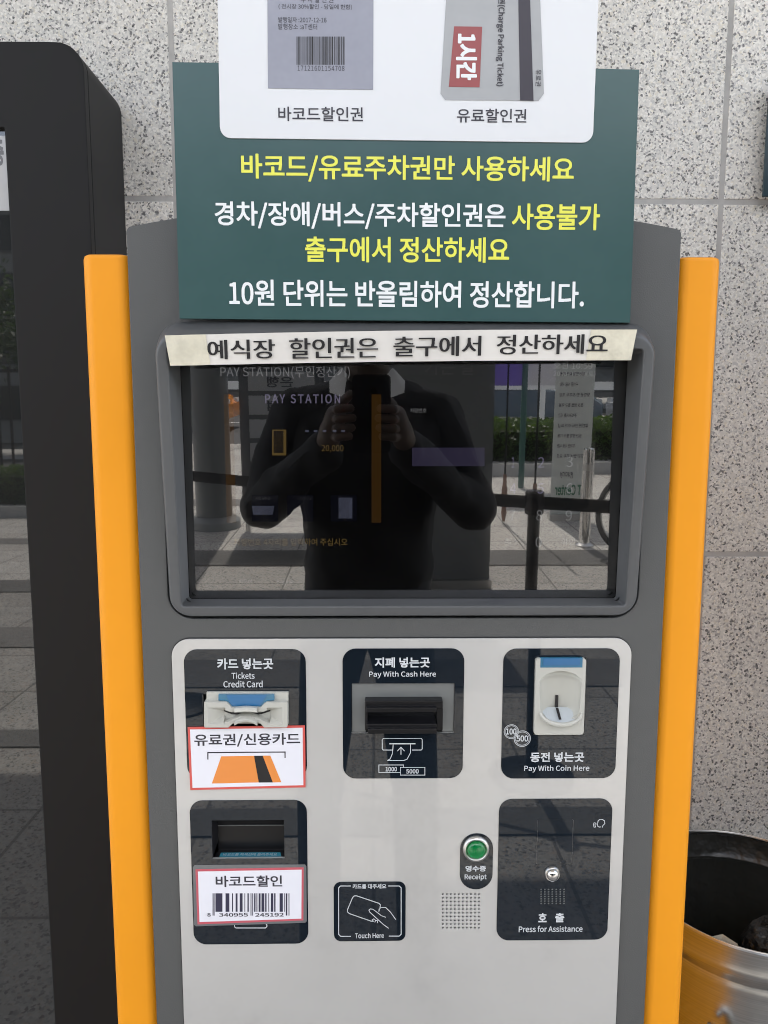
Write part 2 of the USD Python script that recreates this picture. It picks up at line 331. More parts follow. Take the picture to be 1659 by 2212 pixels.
# screen: lit display behind a glass pane
SC = GL
lr = (*[bi_r[0]+.0002, 0], )
glr = rrl(bi_r[0]-.004, GL.ab(870, 1312)[1]-.004, bi_r[2]+.004, GL.ab(870, 745)[1]+.012, .001)
screen = part(pay, 'screen', GL.ext(Polygon(glr), -.006, -.0025), BLKGLOSS)
part(pay, 'screen_glass', loft([GL.w(np.c_[glr, np.full(len(glr), 0.)])], False, True), GLASS)
U1, U2, U3 = emis('screen_grey_text', (.8, .8, .82), 0.036), emis('screen_lilac_text', (.66, .6, .9), 0.042), emis('screen_amber', (.75, .5, .16), 0.028)
U4, U5, U6, U7 = emis('screen_purple_field', (.42, .36, .72), 0.013), emis('screen_yellow_bar', (.8, .38, .08), 0.009), emis('screen_navy', (.05, .055, .1), 0.012), emis('screen_bluish', (.6, .65, .95), 0.02)
def z3(x, y): return 329.2+.66134*x, 658.3+.66134*y
def st(s, x0, y0, x1, y1, m, **k):
    a, b = z3(x0, y0); c, d = z3(x1, y1); text(screen, GL, s, a, b, c, d, m, h=-.0024, th=.0001, **k)
def sfill(m, pts, name): part(screen, name, GL.ext(GL.poly([z3(*p) for p in pts], -.0024), -.0024, -.0023), m)
st('PAY STATION(무인정산기)', 222, 201, 645, 241, U1); st('PAY STATION', 368, 292, 613, 322, U2, bold=2, track=18); st('20,000', 553, 458, 624, 483, U3)
st('오전 10:59', 1310, 188, 1437, 210, U1); st('2018-05-26(토)', 1310, 217, 1447, 236, U1); st('차량번호', 842, 338, 895, 353, U1, bold=1)
st('차량번호 4자리를 입력하여 주십시오', 266, 763, 637, 787, U3, bold=1); st('한국어', 282, 897, 325, 914, U1); st('English', 408, 897, 460, 916, U1)
for c, x, y in (('1', 1178, 515), ('2', 1270, 515), ('3', 1363, 513), ('4', 1178, 600), ('5', 1268, 600), ('6', 1362, 600), ('7', 1176, 688), ('8', 1264, 688), ('9', 1360, 688), ('0', 1262, 775)):
    w = 5 if c == '1' else 10
    st(c, x-w, y-17, x+w, y+17, U2 if c in '1245' else U1)
st('취소', 1150, 762, 1196, 786, U1); st('확인', 1335, 762, 1380, 786, U1)
sfill(U4, [(848, 467), (1085, 467), (1085, 527), (848, 527)], 'input_field')
sfill(U5, [(233, 293), (263, 293), (274, 712), (243, 712)], 'pictured_side'); sfill(U5, [(716, 293), (747, 293), (747, 712), (716, 712)], 'pictured_side')
sfill(U3, [(391, 408), (437, 408), (437, 492), (391, 492)], 'pictured_card'); sfill(U6, [(396, 412), (428, 412), (428, 484), (396, 484)], 'pictured_phone')
for x in (325, 440, 582): sfill(U6, [(x, 622), (x+86, 622), (x+86, 708), (x, 708)], 'pictured_slot_panel')
sfill(U7, [(325, 657), (398, 657), (393, 686), (330, 686)], 'pictured_card_slot'); sfill(U7, [(608, 630), (653, 630), (653, 698), (608, 698)], 'pictured_coin_slot')
st('카드 넣는곳', 337, 627, 385, 638, U1); st('지폐 넣는곳', 472, 627, 520, 638, U1)
for x in (505, 533, 562, 595, 623): sfill(U7, [(x-6, 409), (x+6, 409), (x+6, 416), (x-6, 416)], 'pictured_icon')

# yellow sides
def fin(x0, x1, outer):
    loops = []
    for z, e in ((.02, 0.), (1.541, 0.), (1.5438, .0008), (1.545, .0028)):
        l = rrl(x0+e, .006+e, x1-e, .30-e, .011-e, 6); loops.append(np.c_[l, np.full(len(l), z)])
    return loft(loops)
part(pay, 'side_panel', fin(-.2622, BL-.0008, -1), YEL, smooth=35); part(pay, 'side_panel', fin(BR+.0008, .3158, 1), YEL, smooth=35)

# silver panel with its openings
HP = .0026                                         # front of the silver panel
def Z4(x, y): return 329.2+.4299*x, 1344.1+.4299*y
def Z5(x, y): return 713.2+.4299*x, 1344.1+.4299*y
def ZC(x, y): return 384+.18188*x, 1398.9+.18188*y
def ZN(x, y): return 1097.2+.16535*x, 1398.9+.16535*y
def R(f, x0, y0, x1, y1, h=HP):
    a, b = f(x0, y0); c, d = f(x1, y1); return FRONT.rect(a, b, c, d, h)
def G(*r, rad=0., n=6): return rrect(*r, rad, n)
card_open = G(*R(ZC, 300, 548, 1312, 955)); coin_open = G(*R(ZN, 336, 128, 1016, 1142), rad=.002)
cash_open = G(*R(Z4, 1000, 306, 1518, 556), rad=.0008); bar_open = G(*R(Z4, 300, 993, 663, 1186))
holes = []
hx = np.linspace(*[Z5(x, 0)[0] for x in (566, 748)], 10); hy = np.linspace(*[Z5(0, y)[1] for y in (1367, 1536)], 10)
for x in hx:
    for y in hy:
        a, b = FRONT.ab(x, y, HP); holes.append(rrect(a-.00095, b-.0009, a+.00095, b+.0009, .0005, 2))
hx2 = [Z5(x, 0)[0] for x in (1060, 1078, 1097, 1116, 1136, 1156, 1175)]; hy2 = [Z5(0, y)[1] for y in np.linspace(1342, 1412, 7)]
call_holes = []
for x in hx2:
    for y in hy2:
        a, b = FRONT.ab(x, y, HP); call_holes.append(rrect(a-.0008, b-.0009, a+.0008, b+.0009, .0005, 2))
openings = union_all([card_open, coin_open, cash_open, bar_open])
panel_poly = rrect(*PAN, .0165, 8).difference(openings).difference(union_all(holes))
panel = part(pay, 'control_panel', FRONT.ext(panel_poly, .0003, HP), SILV)
part(pay, 'speaker_backing', FRONT.ext(rrect(*FRONT.rect(945, 1920, 1046, 2016)), -.008, -.003), DARKIN)
part(pay, 'panel_gasket', FRONT.ext(rrect(PAN[0]-.0008, PAN[1]-.0008, PAN[2]+.0008, PAN[3]+.0008, .0172, 8).difference(rrect(PAN[0]+.01, PAN[1]+.01, PAN[2]-.01, PAN[3]-.01, .01)), .00005, .0009), DARKIN)

HF = HP+.0006
def film(name, r, rad, cut=None, label=None):
    p = rrect(*r, rad, 8)
    if cut is not None: p = p.difference(cut)
    return part(pay, name, FRONT.ext(p, HP+.00005, HF), PATCH, label=label)
TH = dict(h=HF, th=.00015)
def tx(parent, s, f, x0, y0, x1, y1, m=WPRINT, **k):
    a, b = f(x0, y0); c, d = f(x1, y1); text(parent, FRONT, s, a, b, c, d, m, **{**TH, **k})
def ln(parent, f, polys_px, w, name='icon', m=WPRINT, rounded=True, h=HF):
    g = union_all([(rstroke if rounded else stroke)([FRONT.ab(*f(*p), h) for p in q], w) for q in polys_px])
    return part(parent, name, FRONT.ext(g, h, h+.00015), m)

# card slot
pc = film('card_film', R(Z4, 167, 135, 774, 784), .0125, card_open, 'glossy navy film round the card slot')
tx(pc, '카드 넣는곳', Z4, 325, 181, 607, 236, bold=3); tx(pc, 'Tickets', Z4, 398, 252, 513, 284, bold=1); tx(pc, 'Credit Card', Z4, 357, 294, 554, 327, bold=1)
def cs(pts, h=.012): return m3.CrossSection([np.array([FRONT.ab(*ZC(*p), h) for p in pts])[::-1]], m3.FillRule.NonZero)
def cext(c, h0, h1, scale=1.):
    m = c.extrude(h1-h0, scale_top=(scale, scale)) if scale == 1. else None
    return m.translate((0, 0, h0))
def manw(m, pl=FRONT):
    q = m.to_mesh(); return pl.w(q.vert_properties[:, :3]), q.tri_verts
def frustum(pts0, h0, pts1, h1):
    v0, v1 = [np.c_[np.array([FRONT.ab(*ZC(*p), h) for p in q]), np.full(len(q), h)] for q, h in ((pts0, h0), (pts1, h1))]
    return m3.Manifold.hull_points(np.vstack([v0, v1]))
slot = cext(cs([(312, 650), (575, 650), (600, 668), (640, 712), (985, 712), (1025, 668), (1050, 650), (1302, 650), (1302, 938), (1290, 950), (1025, 950), (985, 905), (900, 878), (815, 870), (730, 878), (650, 905), (600, 950), (325, 950), (312, 938)]), .002, .012)
slot += cext(cs([(326, 556), (1304, 556), (1304, 690), (326, 690)]), .0, .0065) + cext(cs([(326, 640), (1304, 640), (1304, 945), (326, 945)]), -.004, .0035)
rec_l = frustum([(352, 712), (560, 712), (560, 918), (352, 918)], .0125, [(555, 742), (600, 742), (600, 800), (555, 800)], .003)
rec_r = frustum([(1060, 712), (1250, 712), (1250, 916), (1060, 916)], .0125, [(1030, 742), (1095, 742), (1095, 800), (1030, 800)], .003)
mid = cext(cs([(540, 735), (620, 765), (720, 752), (815, 748), (910, 752), (1010, 765), (1090, 735), (1090, 900), (1030, 880), (960, 842), (890, 820), (815, 812), (740, 820), (670, 842), (600, 880), (540, 900)]), .0032, .02)
slot -= rec_l + rec_r + mid
cslot = part(pay, 'card_slot', manw(slot), BEIGE, label='beige flared card slot')
lip1 = loft([np.array([[*FRONT.ab(*ZC(x, y), .012), h] for x, y, h in ((x, 696+10*((x-815)/135)**2+d, hh) for x in np.linspace(680, 950, 11))]) for d, hh in ((0, .011), (0, .0152), (22, .0165), (50, .0152), (54, .008))], False, False, closed=False)
lip2 = loft([np.array([[*FRONT.ab(*ZC(x, y), .012), h] for x, y, h in ((x, 815+46*((x-815)/135)**2+d, hh) for x in np.linspace(680, 950, 11))]) for d, hh in ((-6, .006), (0, .014), (20, .0168), (46, .0162), (58, .009))], False, False, closed=False)
part(cslot, 'lip', (FRONT.w(lip1[0]), lip1[1]), BEIGE, smooth=50); part(cslot, 'lip', (FRONT.w(lip2[0]), lip2[1]), BEIGE, smooth=50)
def zpoly(f, pts, h): return Polygon([FRONT.ab(*f(*p), h) for p in pts])
part(cslot, 'card_mouth', FRONT.ext(zpoly(ZC, [(552, 738), (590, 752), (640, 768), (720, 774), (815, 776), (910, 774), (990, 768), (1050, 752), (1098, 738), (1098, 756), (1050, 772), (985, 792), (815, 800), (645, 792), (590, 772), (552, 756)], .0034), .0033, .0036), LBLACK)
part(cslot, 'blue_window', FRONT.ext(zpoly(ZC, [(483, 558), (1147, 558), (1147, 626), (1062, 632), (980, 708), (640, 708), (575, 632), (483, 626)], .009), .006, .0092), BLUEW)
part(cslot, 'blue_ridge', cat([FRONT.ext(zpoly(ZC, [(575, 562), (1060, 562), (1000, 660), (975, 690), (650, 690), (620, 660)], .0098), .0093, .0099)]), pm('deep_blue_plastic', (.03, .15, .33), .15))
part(pay, 'card_slot_cavity', FRONT.ext(card_open.buffer(.001), -.012, -.008), DARKIN)

# cash slot
pb = film('cash_film', R(Z4, 957, 131, 1563, 783), .0125, cash_open, 'glossy navy film round the banknote slot')
tx(pb, '지폐 넣는곳', Z4, 1118, 176, 1395, 228, bold=3); tx(pb, 'Pay With Cash Here', Z4, 1089, 246, 1425, 281, bold=1)
part(pay, 'cash_insert', FRONT.ext(cash_open.buffer(-.0006).difference(G(*R(Z4, 1072, 398, 1458, 560))), -.001, .0012), GREY2)
part(pay, 'cash_cavity', FRONT.ext(cash_open.buffer(.001), -.016, -.012), DARKIN)
def fbx(f, x0, y0, x1, y1, h0, h1, taper=None):
    r = R(f, x0, y0, x1, y1, h1); a = rrl(*r, .0008, 2)
    return loft([FRONT.w(np.c_[a, np.full(len(a), h0)]), FRONT.w(np.c_[a, np.full(len(a), h1-.0006)]), FRONT.w(np.c_[rrl(r[0]+.0006, r[1]+.0006, r[2]-.0006, r[3]-.0006, .0004, 2), np.full(len(a), h1)])], True, True)
ca = part(pay, 'banknote_acceptor', [fbx(Z4, 1068, 396, 1460, 436, -.012, .012), fbx(Z4, 1074, 430, 1428, 455, -.012, .0165), fbx(Z4, 1428, 430, 1460, 545, -.012, .010), fbx(Z4, 1068, 430, 1082, 545, -.012, .012), fbx(Z4, 1076, 512, 1428, 536, -.012, .017), fbx(Z4, 1082, 536, 1428, 562, -.012, .021)], BLK, label='black banknote mouth')
part(ca, 'mouth_back', fbx(Z4, 1080, 450, 1430, 515, -.012, -.002), BLKGLOSS)
for x in (1158, 1192, 1232, 1272, 1312, 1345):
    a, b = FRONT.ab(*Z4(x, 490), 0); part(ca, 'guide_light', disc_lathe(FRONT, a, b, [(.0012, -.002), (.0010, -.0015), (.0001, -.0013)], 8), emis('guide_blue', (.1, .12, .8), .12) if x in (1192, 1312) else DARKIN)
ln(pb, Z4, [[(1205, 642), (1160, 642), (1155, 636), (1155, 590), (1160, 584), (1352, 584), (1356, 590), (1356, 636), (1350, 642), (1306, 642)], [(1210, 614), (1206, 660), (1195, 686), (1182, 695), (1262, 695), (1280, 688), (1297, 655), (1297, 614)]], .0007)
ln(pb, Z4, [[(1190, 610), (1322, 610)]], .0012, rounded=False); ln(pb, Z4, [[(1249, 664), (1249, 630)], [(1232, 646), (1249, 628), (1266, 646)]], .0007)
ln(pb, Z4, [[(1246, 755), (1138, 755), (1138, 717), (1262, 717), (1262, 729)], [(1246, 729), (1369, 729), (1369, 768), (1246, 768), (1246, 729)]], .0006, rounded=False, name='banknote_outline')
tx(pb, '1000', Z4, 1172, 727, 1229, 749, bold=2); tx(pb, '5000', Z4, 1275, 738, 1338, 760, bold=2)

# coin slot
pn = film('coin_film', R(Z5, 864, 131, 1444, 783), .0125, coin_open, 'glossy navy film round the coin slot')
tx(pn, '동전 넣는곳', Z5, 1005, 653, 1276, 702, bold=3); tx(pn, 'Pay With Coin Here', Z5, 975, 719, 1302, 754, bold=1)
for s, x, y, r in (('100', 910, 549, 38), ('500', 965, 584, 43)):
    a, b = FRONT.ab(*Z5(x, y), HF); k = r*.4299*.72/FOC
    disc = part(pn, 'coin_mark', FRONT.ext(Point(a, b).buffer(k, 12), HF+.0001*(s == '500'), HF+.00012+.0001*(s == '500')), PATCH)
    part(disc, 'ring', FRONT.ext(Point(a, b).buffer(k, 14).difference(Point(a, b).buffer(k*.93, 14)).union(Point(a, b).buffer(k*.84, 14).difference(Point(a, b).buffer(k*.79, 14))), HF+.0003, HF+.0004), WPRINT)
    text(disc, FRONT, s, *Z5(x-r*.68, y-15), *Z5(x+r*.68, y+15), WPRINT, bold=2, h=HF+.0003, th=.0001)
part(pay, 'coin_cavity', FRONT.ext(coin_open.buffer(.001), -.02, -.017), DARKIN)
cr_ = R(ZN, 350, 136, 1003, 1135, .006)
block = m3.CrossSection([rrl(*cr_, .003, 4)], m3.FillRule.NonZero).extrude(.022).translate((0, 0, -.015))
cc = FRONT.ab(*ZN(685, 640), .007); w_ = R(ZN, 412, 285, 962, 960, .007)
ball = m3.Manifold.sphere(1., 64)
wx, wz = (w_[2]-w_[0])/2, (w_[3]-w_[1])/2
cav = ball.scale((wx*1.12, wz*.62, .012)).translate((cc[0], cc[1]+wz*.38, .007)) + m3.Manifold.cylinder(.03, wx*.98, wx*.98, 64).scale((1, .8, 1)).translate((cc[0], cc[1]-wz*.1, -.002))
cav = m3.Manifold.batch_hull([ball.scale((wx, wz*.5, .011)).translate((cc[0], cc[1]+wz*.48, .0075)), ball.scale((wx*.93, wz*.45, .013)).translate((cc[0], cc[1]-wz*.50, .0075))])
coin = block-cav
cplate = part(pay, 'coin_slot', manw(coin), BEIGE, smooth=30, label='beige scooped coin inlet')
arc = [FRONT.w([[*FRONT.ab(*ZN(690+270*sin(t)*1.0, 835+140*cos(t)), .008), .0085+.0055*cos(t)]])[0] for t in np.linspace(-1.5, 1.5, 17)]
part(cplate, 'lip', tube(arc, [.0010+.0012*cos(t) for t in np.linspace(-1.5, 1.5, 17)], 8), BEIGE, smooth=60)
shelf = [[*FRONT.ab(*ZN(690+235*sin(t), 835+118*cos(t)), .004), .0095*max(cos(t), 0)+.001] for t in np.linspace(-1.45, 1.45, 15)]
ctr = [[*FRONT.ab(*ZN(690+215*sin(t), 795), .0), -.0035] for t in np.linspace(-1.45, 1.45, 15)]
part(cplate, 'coin_ledge', loft([FRONT.w(ctr), FRONT.w(shelf)], False, False, closed=False), pm('pale_blue_plastic', (.52, .56, .58), .22))
sl = R(ZN, 622, 628, 657, 815, -.003)
part(cplate, 'coin_entry', [FRONT.ext(rrect(*sl), -.0062, -.0031), loft([FRONT.w([[*FRONT.ab(*ZN(x, y), h), h+.0006] for x, y, h in q]) for q in ([(622, 785, -.0012), (657, 785, -.0012)], [(664, 940, .0102), (698, 938, .0102)])], False, False, closed=False)], LBLACK)
part(cplate, 'blue_window', FRONT.ext(G(*R(ZN, 425, 137, 976, 262, .0075)), .004, .0073), BLUEW)
part(cplate, 'blue_ridge', FRONT.ext(G(*R(ZN, 460, 140, 940, 232, .0078)), .0074, .0082), pm('deep_blue_strip', (.03, .14, .31), .15))

# barcode reader
pr = film('barcode_film', R(Z4, 198, 893, 780, 1615), .0125, bar_open, 'glossy navy film round the barcode reader')
q = bar_open.bounds
def bq(pts): return np.array([FRONT.w([p])[0] for p in pts])
x0, z0, x1, z1 = q; zm = z0+(z1-z0)*.60
def quad(a, b, c, d): return (FRONT.w([a, b, c, d]), np.array([[0, 1, 2], [0, 2, 3]]))
rdr = part(pay, 'barcode_reader', [quad((x0, z1, HP), (x1, z1, HP), (x1-.002, z1-.002, -.020), (x0+.002, z1-.002, -.020)), quad((x0+.002, z1-.002, -.020), (x1-.002, z1-.002, -.020), (x1-.002, zm, -.016), (x0+.002, zm, -.016)),
    quad((x0+.002, zm, -.016), (x1-.002, zm, -.016), (x1-.002, z0-.0012, -.014), (x0+.002, z0-.0012, -.014)), quad((x0+.002, z0-.0012, -.014), (x1-.002, z0-.0012, -.014), (x1, z0, HP), (x0, z0, HP)),
    quad((x0, z0, HP), (x0, z1, HP), (x0+.002, z1-.002, -.020), (x0+.002, z0+.008, -.016)), quad((x1, z0, HP), (x1-.002, z0+.008, -.016), (x1-.002, z1-.002, -.020), (x1, z1, HP))], BLK, label='dark recess of the barcode reader')
part(rdr, 'ledge_line', FRONT.ext(sbox(x0+.002, zm-.0003, x1-.002, zm+.0003), -.0165, -.0150), GREY2)
sa = np.array([(335, 1150), (658, 1150), (650, 1180), (330, 1182)])
sl_pl = Plane(-HP, 0, 0)
B0, B1 = np.array([z0, HP]), np.array([z0-.0012, -.014])
def ledge(x, t, lift=.0006): b = B0+(B1-B0)*t; return [x, b[0]+lift, b[1]]
part(rdr, 'blue_sticker', quad(ledge(x0+.006, .12), ledge(x1-.0035, .12), ledge(x1-.0055, .62), ledge(x0+.006, .62)), pm('blue_sticker_print', (.045, .30, .42), .3))
g = glyphs('바코드를 적색선에 올려주세요', 2)
for gg in [g]:
    m = trimesh.util.concatenate([trimesh.creation.extrude_polygon(k, .0001, engine='earcut') for k in gg.geoms]); v = np.array(m.vertices)
    part(rdr, 'lettering', (FRONT.w([ledge(x0+.009+(x1-x0-.017)*a, .2+.34*b, .0008) for a, b, c in v]), np.array(m.faces)), WPRINT)
ln(pr, Z4, [[(420, 1512), (413, 1520), (413, 1530), (420, 1536), (568, 1536), (575, 1530), (575, 1520), (568, 1512)]], .0007)

# touch pad, receipt button, assistance
pt = film('touch_pad', R(Z4, 912, 1303, 1272, 1600), .007, None, 'glossy navy card touch pad')
tx(pt, '카드를 대주세요', Z4, 1006, 1315, 1175, 1339, bold=2); tx(pt, 'Touch Here', Z4, 1018, 1561, 1164, 1587, bold=1)
ln(pt, Z4, [[(996, 1325), (945, 1325), (936, 1334), (936, 1568), (946, 1578), (996, 1578)], [(1186, 1325), (1240, 1325), (1250, 1334), (1250, 1568), (1240, 1577), (1190, 1577)]], .00075, name='frame_line')
ln(pt, Z4, [[(1112, 1503), (1100, 1502), (990, 1464), (981, 1456), (980, 1445), (1006, 1383), (1014, 1375), (1025, 1374), (1138, 1412), (1146, 1420), (1144, 1432)], [(1144, 1432), (1138, 1452)]], .0007, name='card_icon')
ln(pt, Z4, [[(1186, 1537), (1160, 1518), (1118, 1480), (1092, 1456), (1088, 1446), (1095, 1440), (1108, 1442), (1130, 1458), (1150, 1474), (1172, 1482)], [(1138, 1442), (1150, 1433), (1172, 1433), (1196, 1456), (1223, 1494)], [(1112, 1503), (1104, 1496), (1112, 1490), (1122, 1498), (1118, 1506)], [(1122, 1498), (1132, 1500), (1130, 1510)]], .0006, name='hand_icon')
rr = R(Z5, 652, 1060, 817, 1340)
pp = film('receipt_plate', rr, (rr[2]-rr[0])/2*.98, None, 'navy plate of the receipt button')
tx(pp, '영수증', Z5, 680, 1223, 783, 1252, bold=3); tx(pp, 'Receipt', Z5, 676, 1266, 786, 1298, bold=1)
a, b = FRONT.ab(*Z5(735, 1147), HF+.004)
K = .4299*.72/FOC
btn = part(pay, 'receipt_button', disc_lathe(FRONT, a, b, [(70*K, HF), (69*K, HF+.0025), (64*K, HF+.0038), (56*K, HF+.0042), (49*K, HF+.0030), (48*K, HF+.001)]), SATIN, smooth=40, label='steel ring push button with a green lens')
part(btn, 'green_lens', disc_lathe(FRONT, a, b, [(47.5*K, HF+.001), (47*K, HF+.0035), (42*K, HF+.0052), (30*K, HF+.0062), (14*K, HF+.0067), (1*K, HF+.0068)]), GREENL, smooth=50)
cam_win = G(*R(Z5, 1040, 990, 1217, 1214), rad=.0016)
pa = film('assistance_film', R(Z5, 842, 886, 1405, 1595), .0125, union_all([cam_win.buffer(.0003)]+call_holes), 'glossy navy film of the assistance call point')
part(pa, 'camera_window', FRONT.ext(cam_win, HP+.00005, HF-.0002), PATCH)
part(pa, 'call_speaker', FRONT.ext(G(*R(Z5, 1045, 1330, 1190, 1424)), HP+.00002, HP+.0001), GREY2)
tx(pa, '호', Z5, 1046, 1461, 1088, 1507, bold=3); tx(pa, '출', Z5, 1130, 1461, 1176, 1507, bold=3); tx(pa, 'Press for Assistance', Z5, 948, 1525, 1268, 1556, bold=1)
ln(pa, Z5, [[(1368, 1030), (1371, 1020), (1380, 1012), (1379, 998), (1368, 991), (1354, 991), (1346, 998), (1345, 1006), (1340, 1014), (1344, 1017), (1345, 1026), (1352, 1029), (1360, 1028)], [(1334, 1008), (1330, 1018), (1334, 1029)], [(1327, 1006), (1322, 1018), (1327, 1031)]], .0006, name='speaking_head_icon')
a, b = FRONT.ab(*Z5(1120, 1274), HF+.004)
cb = part(pay, 'call_button', disc_lathe(FRONT, a, b, [(41*K, HF), (41*K, HF+.0012), (37*K, HF+.0022), (34*K, HF+.0018)]), SATIN, smooth=40, label='small round chrome call button')
part(cb, 'dome', disc_lathe(FRONT, a, b, [(32*K, HF+.001)]+[(32*K*cos(t), HF+.0022+.0045*sin(t)) for t in np.linspace(0, 1.5, 8)]), CHROME, smooth=60)

# ------------------------------------------------------------------ stickers and signs on the machine
# ticket sign with red border under the card slot
tk = thing('ticket_label', 'white laminated label with red border and orange ticket picture under the card slot', 'label', (*FRONT.w([[*FRONT.ab(535, 1636), .004]])[0],))
HT = HF+.0009
quadp = [(118, 945), (1510, 925), (1518, 1660), (148, 1693)]
cen = np.mean(quadp, 0)
def shrink(k): return [(p[0]+(k if p[0] < cen[0] else -k), p[1]+(k if p[1] < cen[1] else -k)) for p in quadp]
part(tk, 'red_border', FRONT.ext(zpoly(ZC, quadp, HT), HF+.0002, HT), REDB); part(tk, 'white_field', FRONT.ext(zpoly(ZC, shrink(27), HT), HT, HT+.0001), CARDW)
def tkp(name, polys, m): part(tk, name, FRONT.ext(union_all(polys), HT+.00012, HT+.00025), m)
text(tk, FRONT, '유료권/신용카드', *ZC(195, 1025), *ZC(1453, 1180), LDARK, bold=2, h=HT+.00012, th=.00012, tilt_px=2.)
tkp('bracket', [stroke([FRONT.ab(*ZC(*p), HT) for p in ((357, 1328), (357, 1246), (1275, 1240), (1275, 1310))], .0011)], LDARK)
tkp('pictured_ticket', [zpoly(ZC, [(517, 1290), (906, 1285), (962, 1600), (405, 1613)], HT), zpoly(ZC, [(1010, 1284), (1100, 1283), (1230, 1597), (1130, 1600)], HT)], ORG)
tkp('pictured_stripe', [zpoly(ZC, [(906, 1285), (1010, 1284), (1130, 1600), (962, 1602)], HT)], LBLACK)
# barcode label in its acrylic pocket
bl = thing('barcode_label', 'white barcode label with red border in a clear pocket under the barcode reader', 'label', (*FRONT.w([[*FRONT.ab(540, 1938), .004]])[0],))
part(bl, 'clear_pocket', FRONT.ext(zpoly(Z4, [(203, 1232), (212, 1222), (766, 1219), (773, 1228), (776, 1504), (768, 1512), (218, 1530), (208, 1522)], HT).difference(zpoly(Z4, [(216, 1243), (760, 1233), (758, 1500), (226, 1520)], HT)), HF+.0001, HF+.0003), pm('milky_plastic', (.15, .155, .16), .12))
part(bl, 'red_border', FRONT.ext(zpoly(Z4, [(216, 1243), (760, 1233), (758, 1500), (226, 1520)], HT), HF+.0001, HF+.0004), pm('pale_red_print', (.55, .1, .13), .3)); part(bl, 'white_field', FRONT.ext(zpoly(Z4, [(228, 1254), (750, 1245), (748, 1491), (236, 1508)], HT), HF+.0004, HF+.0005), CARDW)
text(bl, FRONT, '바코드할인', *Z4(318, 1273), *Z4(652, 1330), LDARK, bold=2, h=HF+.0006, th=.0001)
def bars(parent, pl, f, x0, x1, y0, y1, seq, h, m, long=(), y2=None):
    tot = sum(seq); x = x0; out = []
    for i, w in enumerate(seq):
        xe = x+(x1-x0)*w/tot
        if i % 2 == 0: out.append(Polygon([pl.ab(*f(*p), h) for p in ((x, y0), (xe, y0), (xe, y2 if i in long else y1), (x, y2 if i in long else y1))]))
        x = xe
    part(parent, 'bars', pl.ext(union_all(out), h, h+.0001), m)
bars(bl, FRONT, Z4, 303, 688, 1362, 1455, [3, 2, 3, 4, 30, 14, 16, 12, 4, 12, 8, 10, 12, 8, 3, 10, 6, 8, 3, 3, 3, 6, 6, 4, 4, 6, 8, 4, 12, 4, 6, 8, 3, 8, 10, 4, 6, 18, 14, 6, 3, 4, 6, 6, 3], HF+.0006, BARC, (0, 2, 18, 20, 42, 44), 1474)
for s, a0, a1 in (('8', 276, 293), ('340955', 334, 480), ('245192', 516, 660)): tx(bl, s, Z4, a0, 1461, a1, 1479, LDARK, bold=2, h=HF+.0006, th=.0001)
# paper strip taped over the top of the screen
pst = thing('paper_strip', 'curling white paper strip of black letters taped over the top of the screen', 'notice', (*BZ.w([[*BZ.ab(865, 750), .001]])[0],))
TP = Plane(BZ.w([[0, BZ.ab(865, 750)[1], .0015]])[0][1], BZ.w([[0, BZ.ab(865, 750)[1], .0015]])[0][2], 5.)
def strip(x0, x1, h0, m, name):
    loops = []
    for t in np.linspace(0, 1, 9):
        row = []
        for s in np.linspace(x0, x1, 33):
            tl = np.array([359+(1371.7-359)*s, 724.5+(712-724.5)*s-4*sin(pi*s)]); bl_ = np.array([372+(1358.5-372)*s, 790+(778-790)*s-3.*sin(pi*s)])
            p = tl+(bl_-tl)*t; a, b = TP.ab(*p)
            row.append(TP.w([[a, b, h0+.0006*sin(9*s+2*t)+.0012*max(0, abs(s-.5)*2-.9)*10*t]])[0])
        loops.append(row)
    v, f = loft(loops, False, False, closed=False); return part(pst, name, (v, f[:, ::-1]), m, smooth=True)
strip(0, 1, .001, PAPER, 'paper'); strip(-.002, .085, .0016, TAPE, 'tape'); strip(.905, 1.003, .0016, TAPE, 'tape')
for s, x0, y0, x1, y1 in (('예식장', 180, 116, 401, 179), ('할인권은', 447, 110, 737, 177), ('출구에서', 787, 105, 1074, 170), ('정산하세요', 1125, 99, 1488, 163)):
    text(pst, TP, s, *z3(x0, y0), *z3(x1, y1), LBLACK, bold=1, serif=True, h=.0020, th=.00025, tilt_px=2.5)
# the big green and white discount sign
SG = Plane(-.020)
sg = thing('discount_sign', 'tall green and white printed board of parking discount rules above the screen', 'sign', (*SG.w([[.028, 1.487, 0]])[0],))
def su(x, y): return x, y
gl, gb, gr, gt = -.1690, SG.ab(874, 692)[1], SG.rect(372, 140, 1370, 692)[2], SG.ab(876, 142)[1]
c4 = [SG.ab(*p) for p in ((372, 134), (1381, 150), (1361, 697), (388, 688))]
part(sg, 'green_board', SG.ext(Polygon(c4), -.006, 0.), BOARDG)
wl, wb, wr = [SG.ab(472.5, 150)[0], SG.ab(876, 304)[1], SG.ab(1285, 150)[0]]
wt = SG.ab(876, 0)[1]+.06
part(sg, 'white_board', SG.ext(affinity.rotate(rrect(wl, wb, wr, wt, .009, 8), -.35, origin=((wl+wr)/2, wb)), -.0028, .0012), BOARDW)
HS = .0014
def sgt(s, x0, y0, x1, y1, m, h=.0001, **k): text(sg, SG, s, x0, y0, x1, y1, m, h=h, th=.0002, **k)
sgt('바코드/유료주차권만 사용하세요', 521, 334, 1240, 393, LYEL, bold=2, tilt_px=-3.); sgt('경차/장애/버스/주차할인권은', 464, 436, 1092, 494, LWHITE, bold=2, tilt_px=-2.); sgt('사용불가', 1106, 440, 1296, 497, LYEL, bold=2)
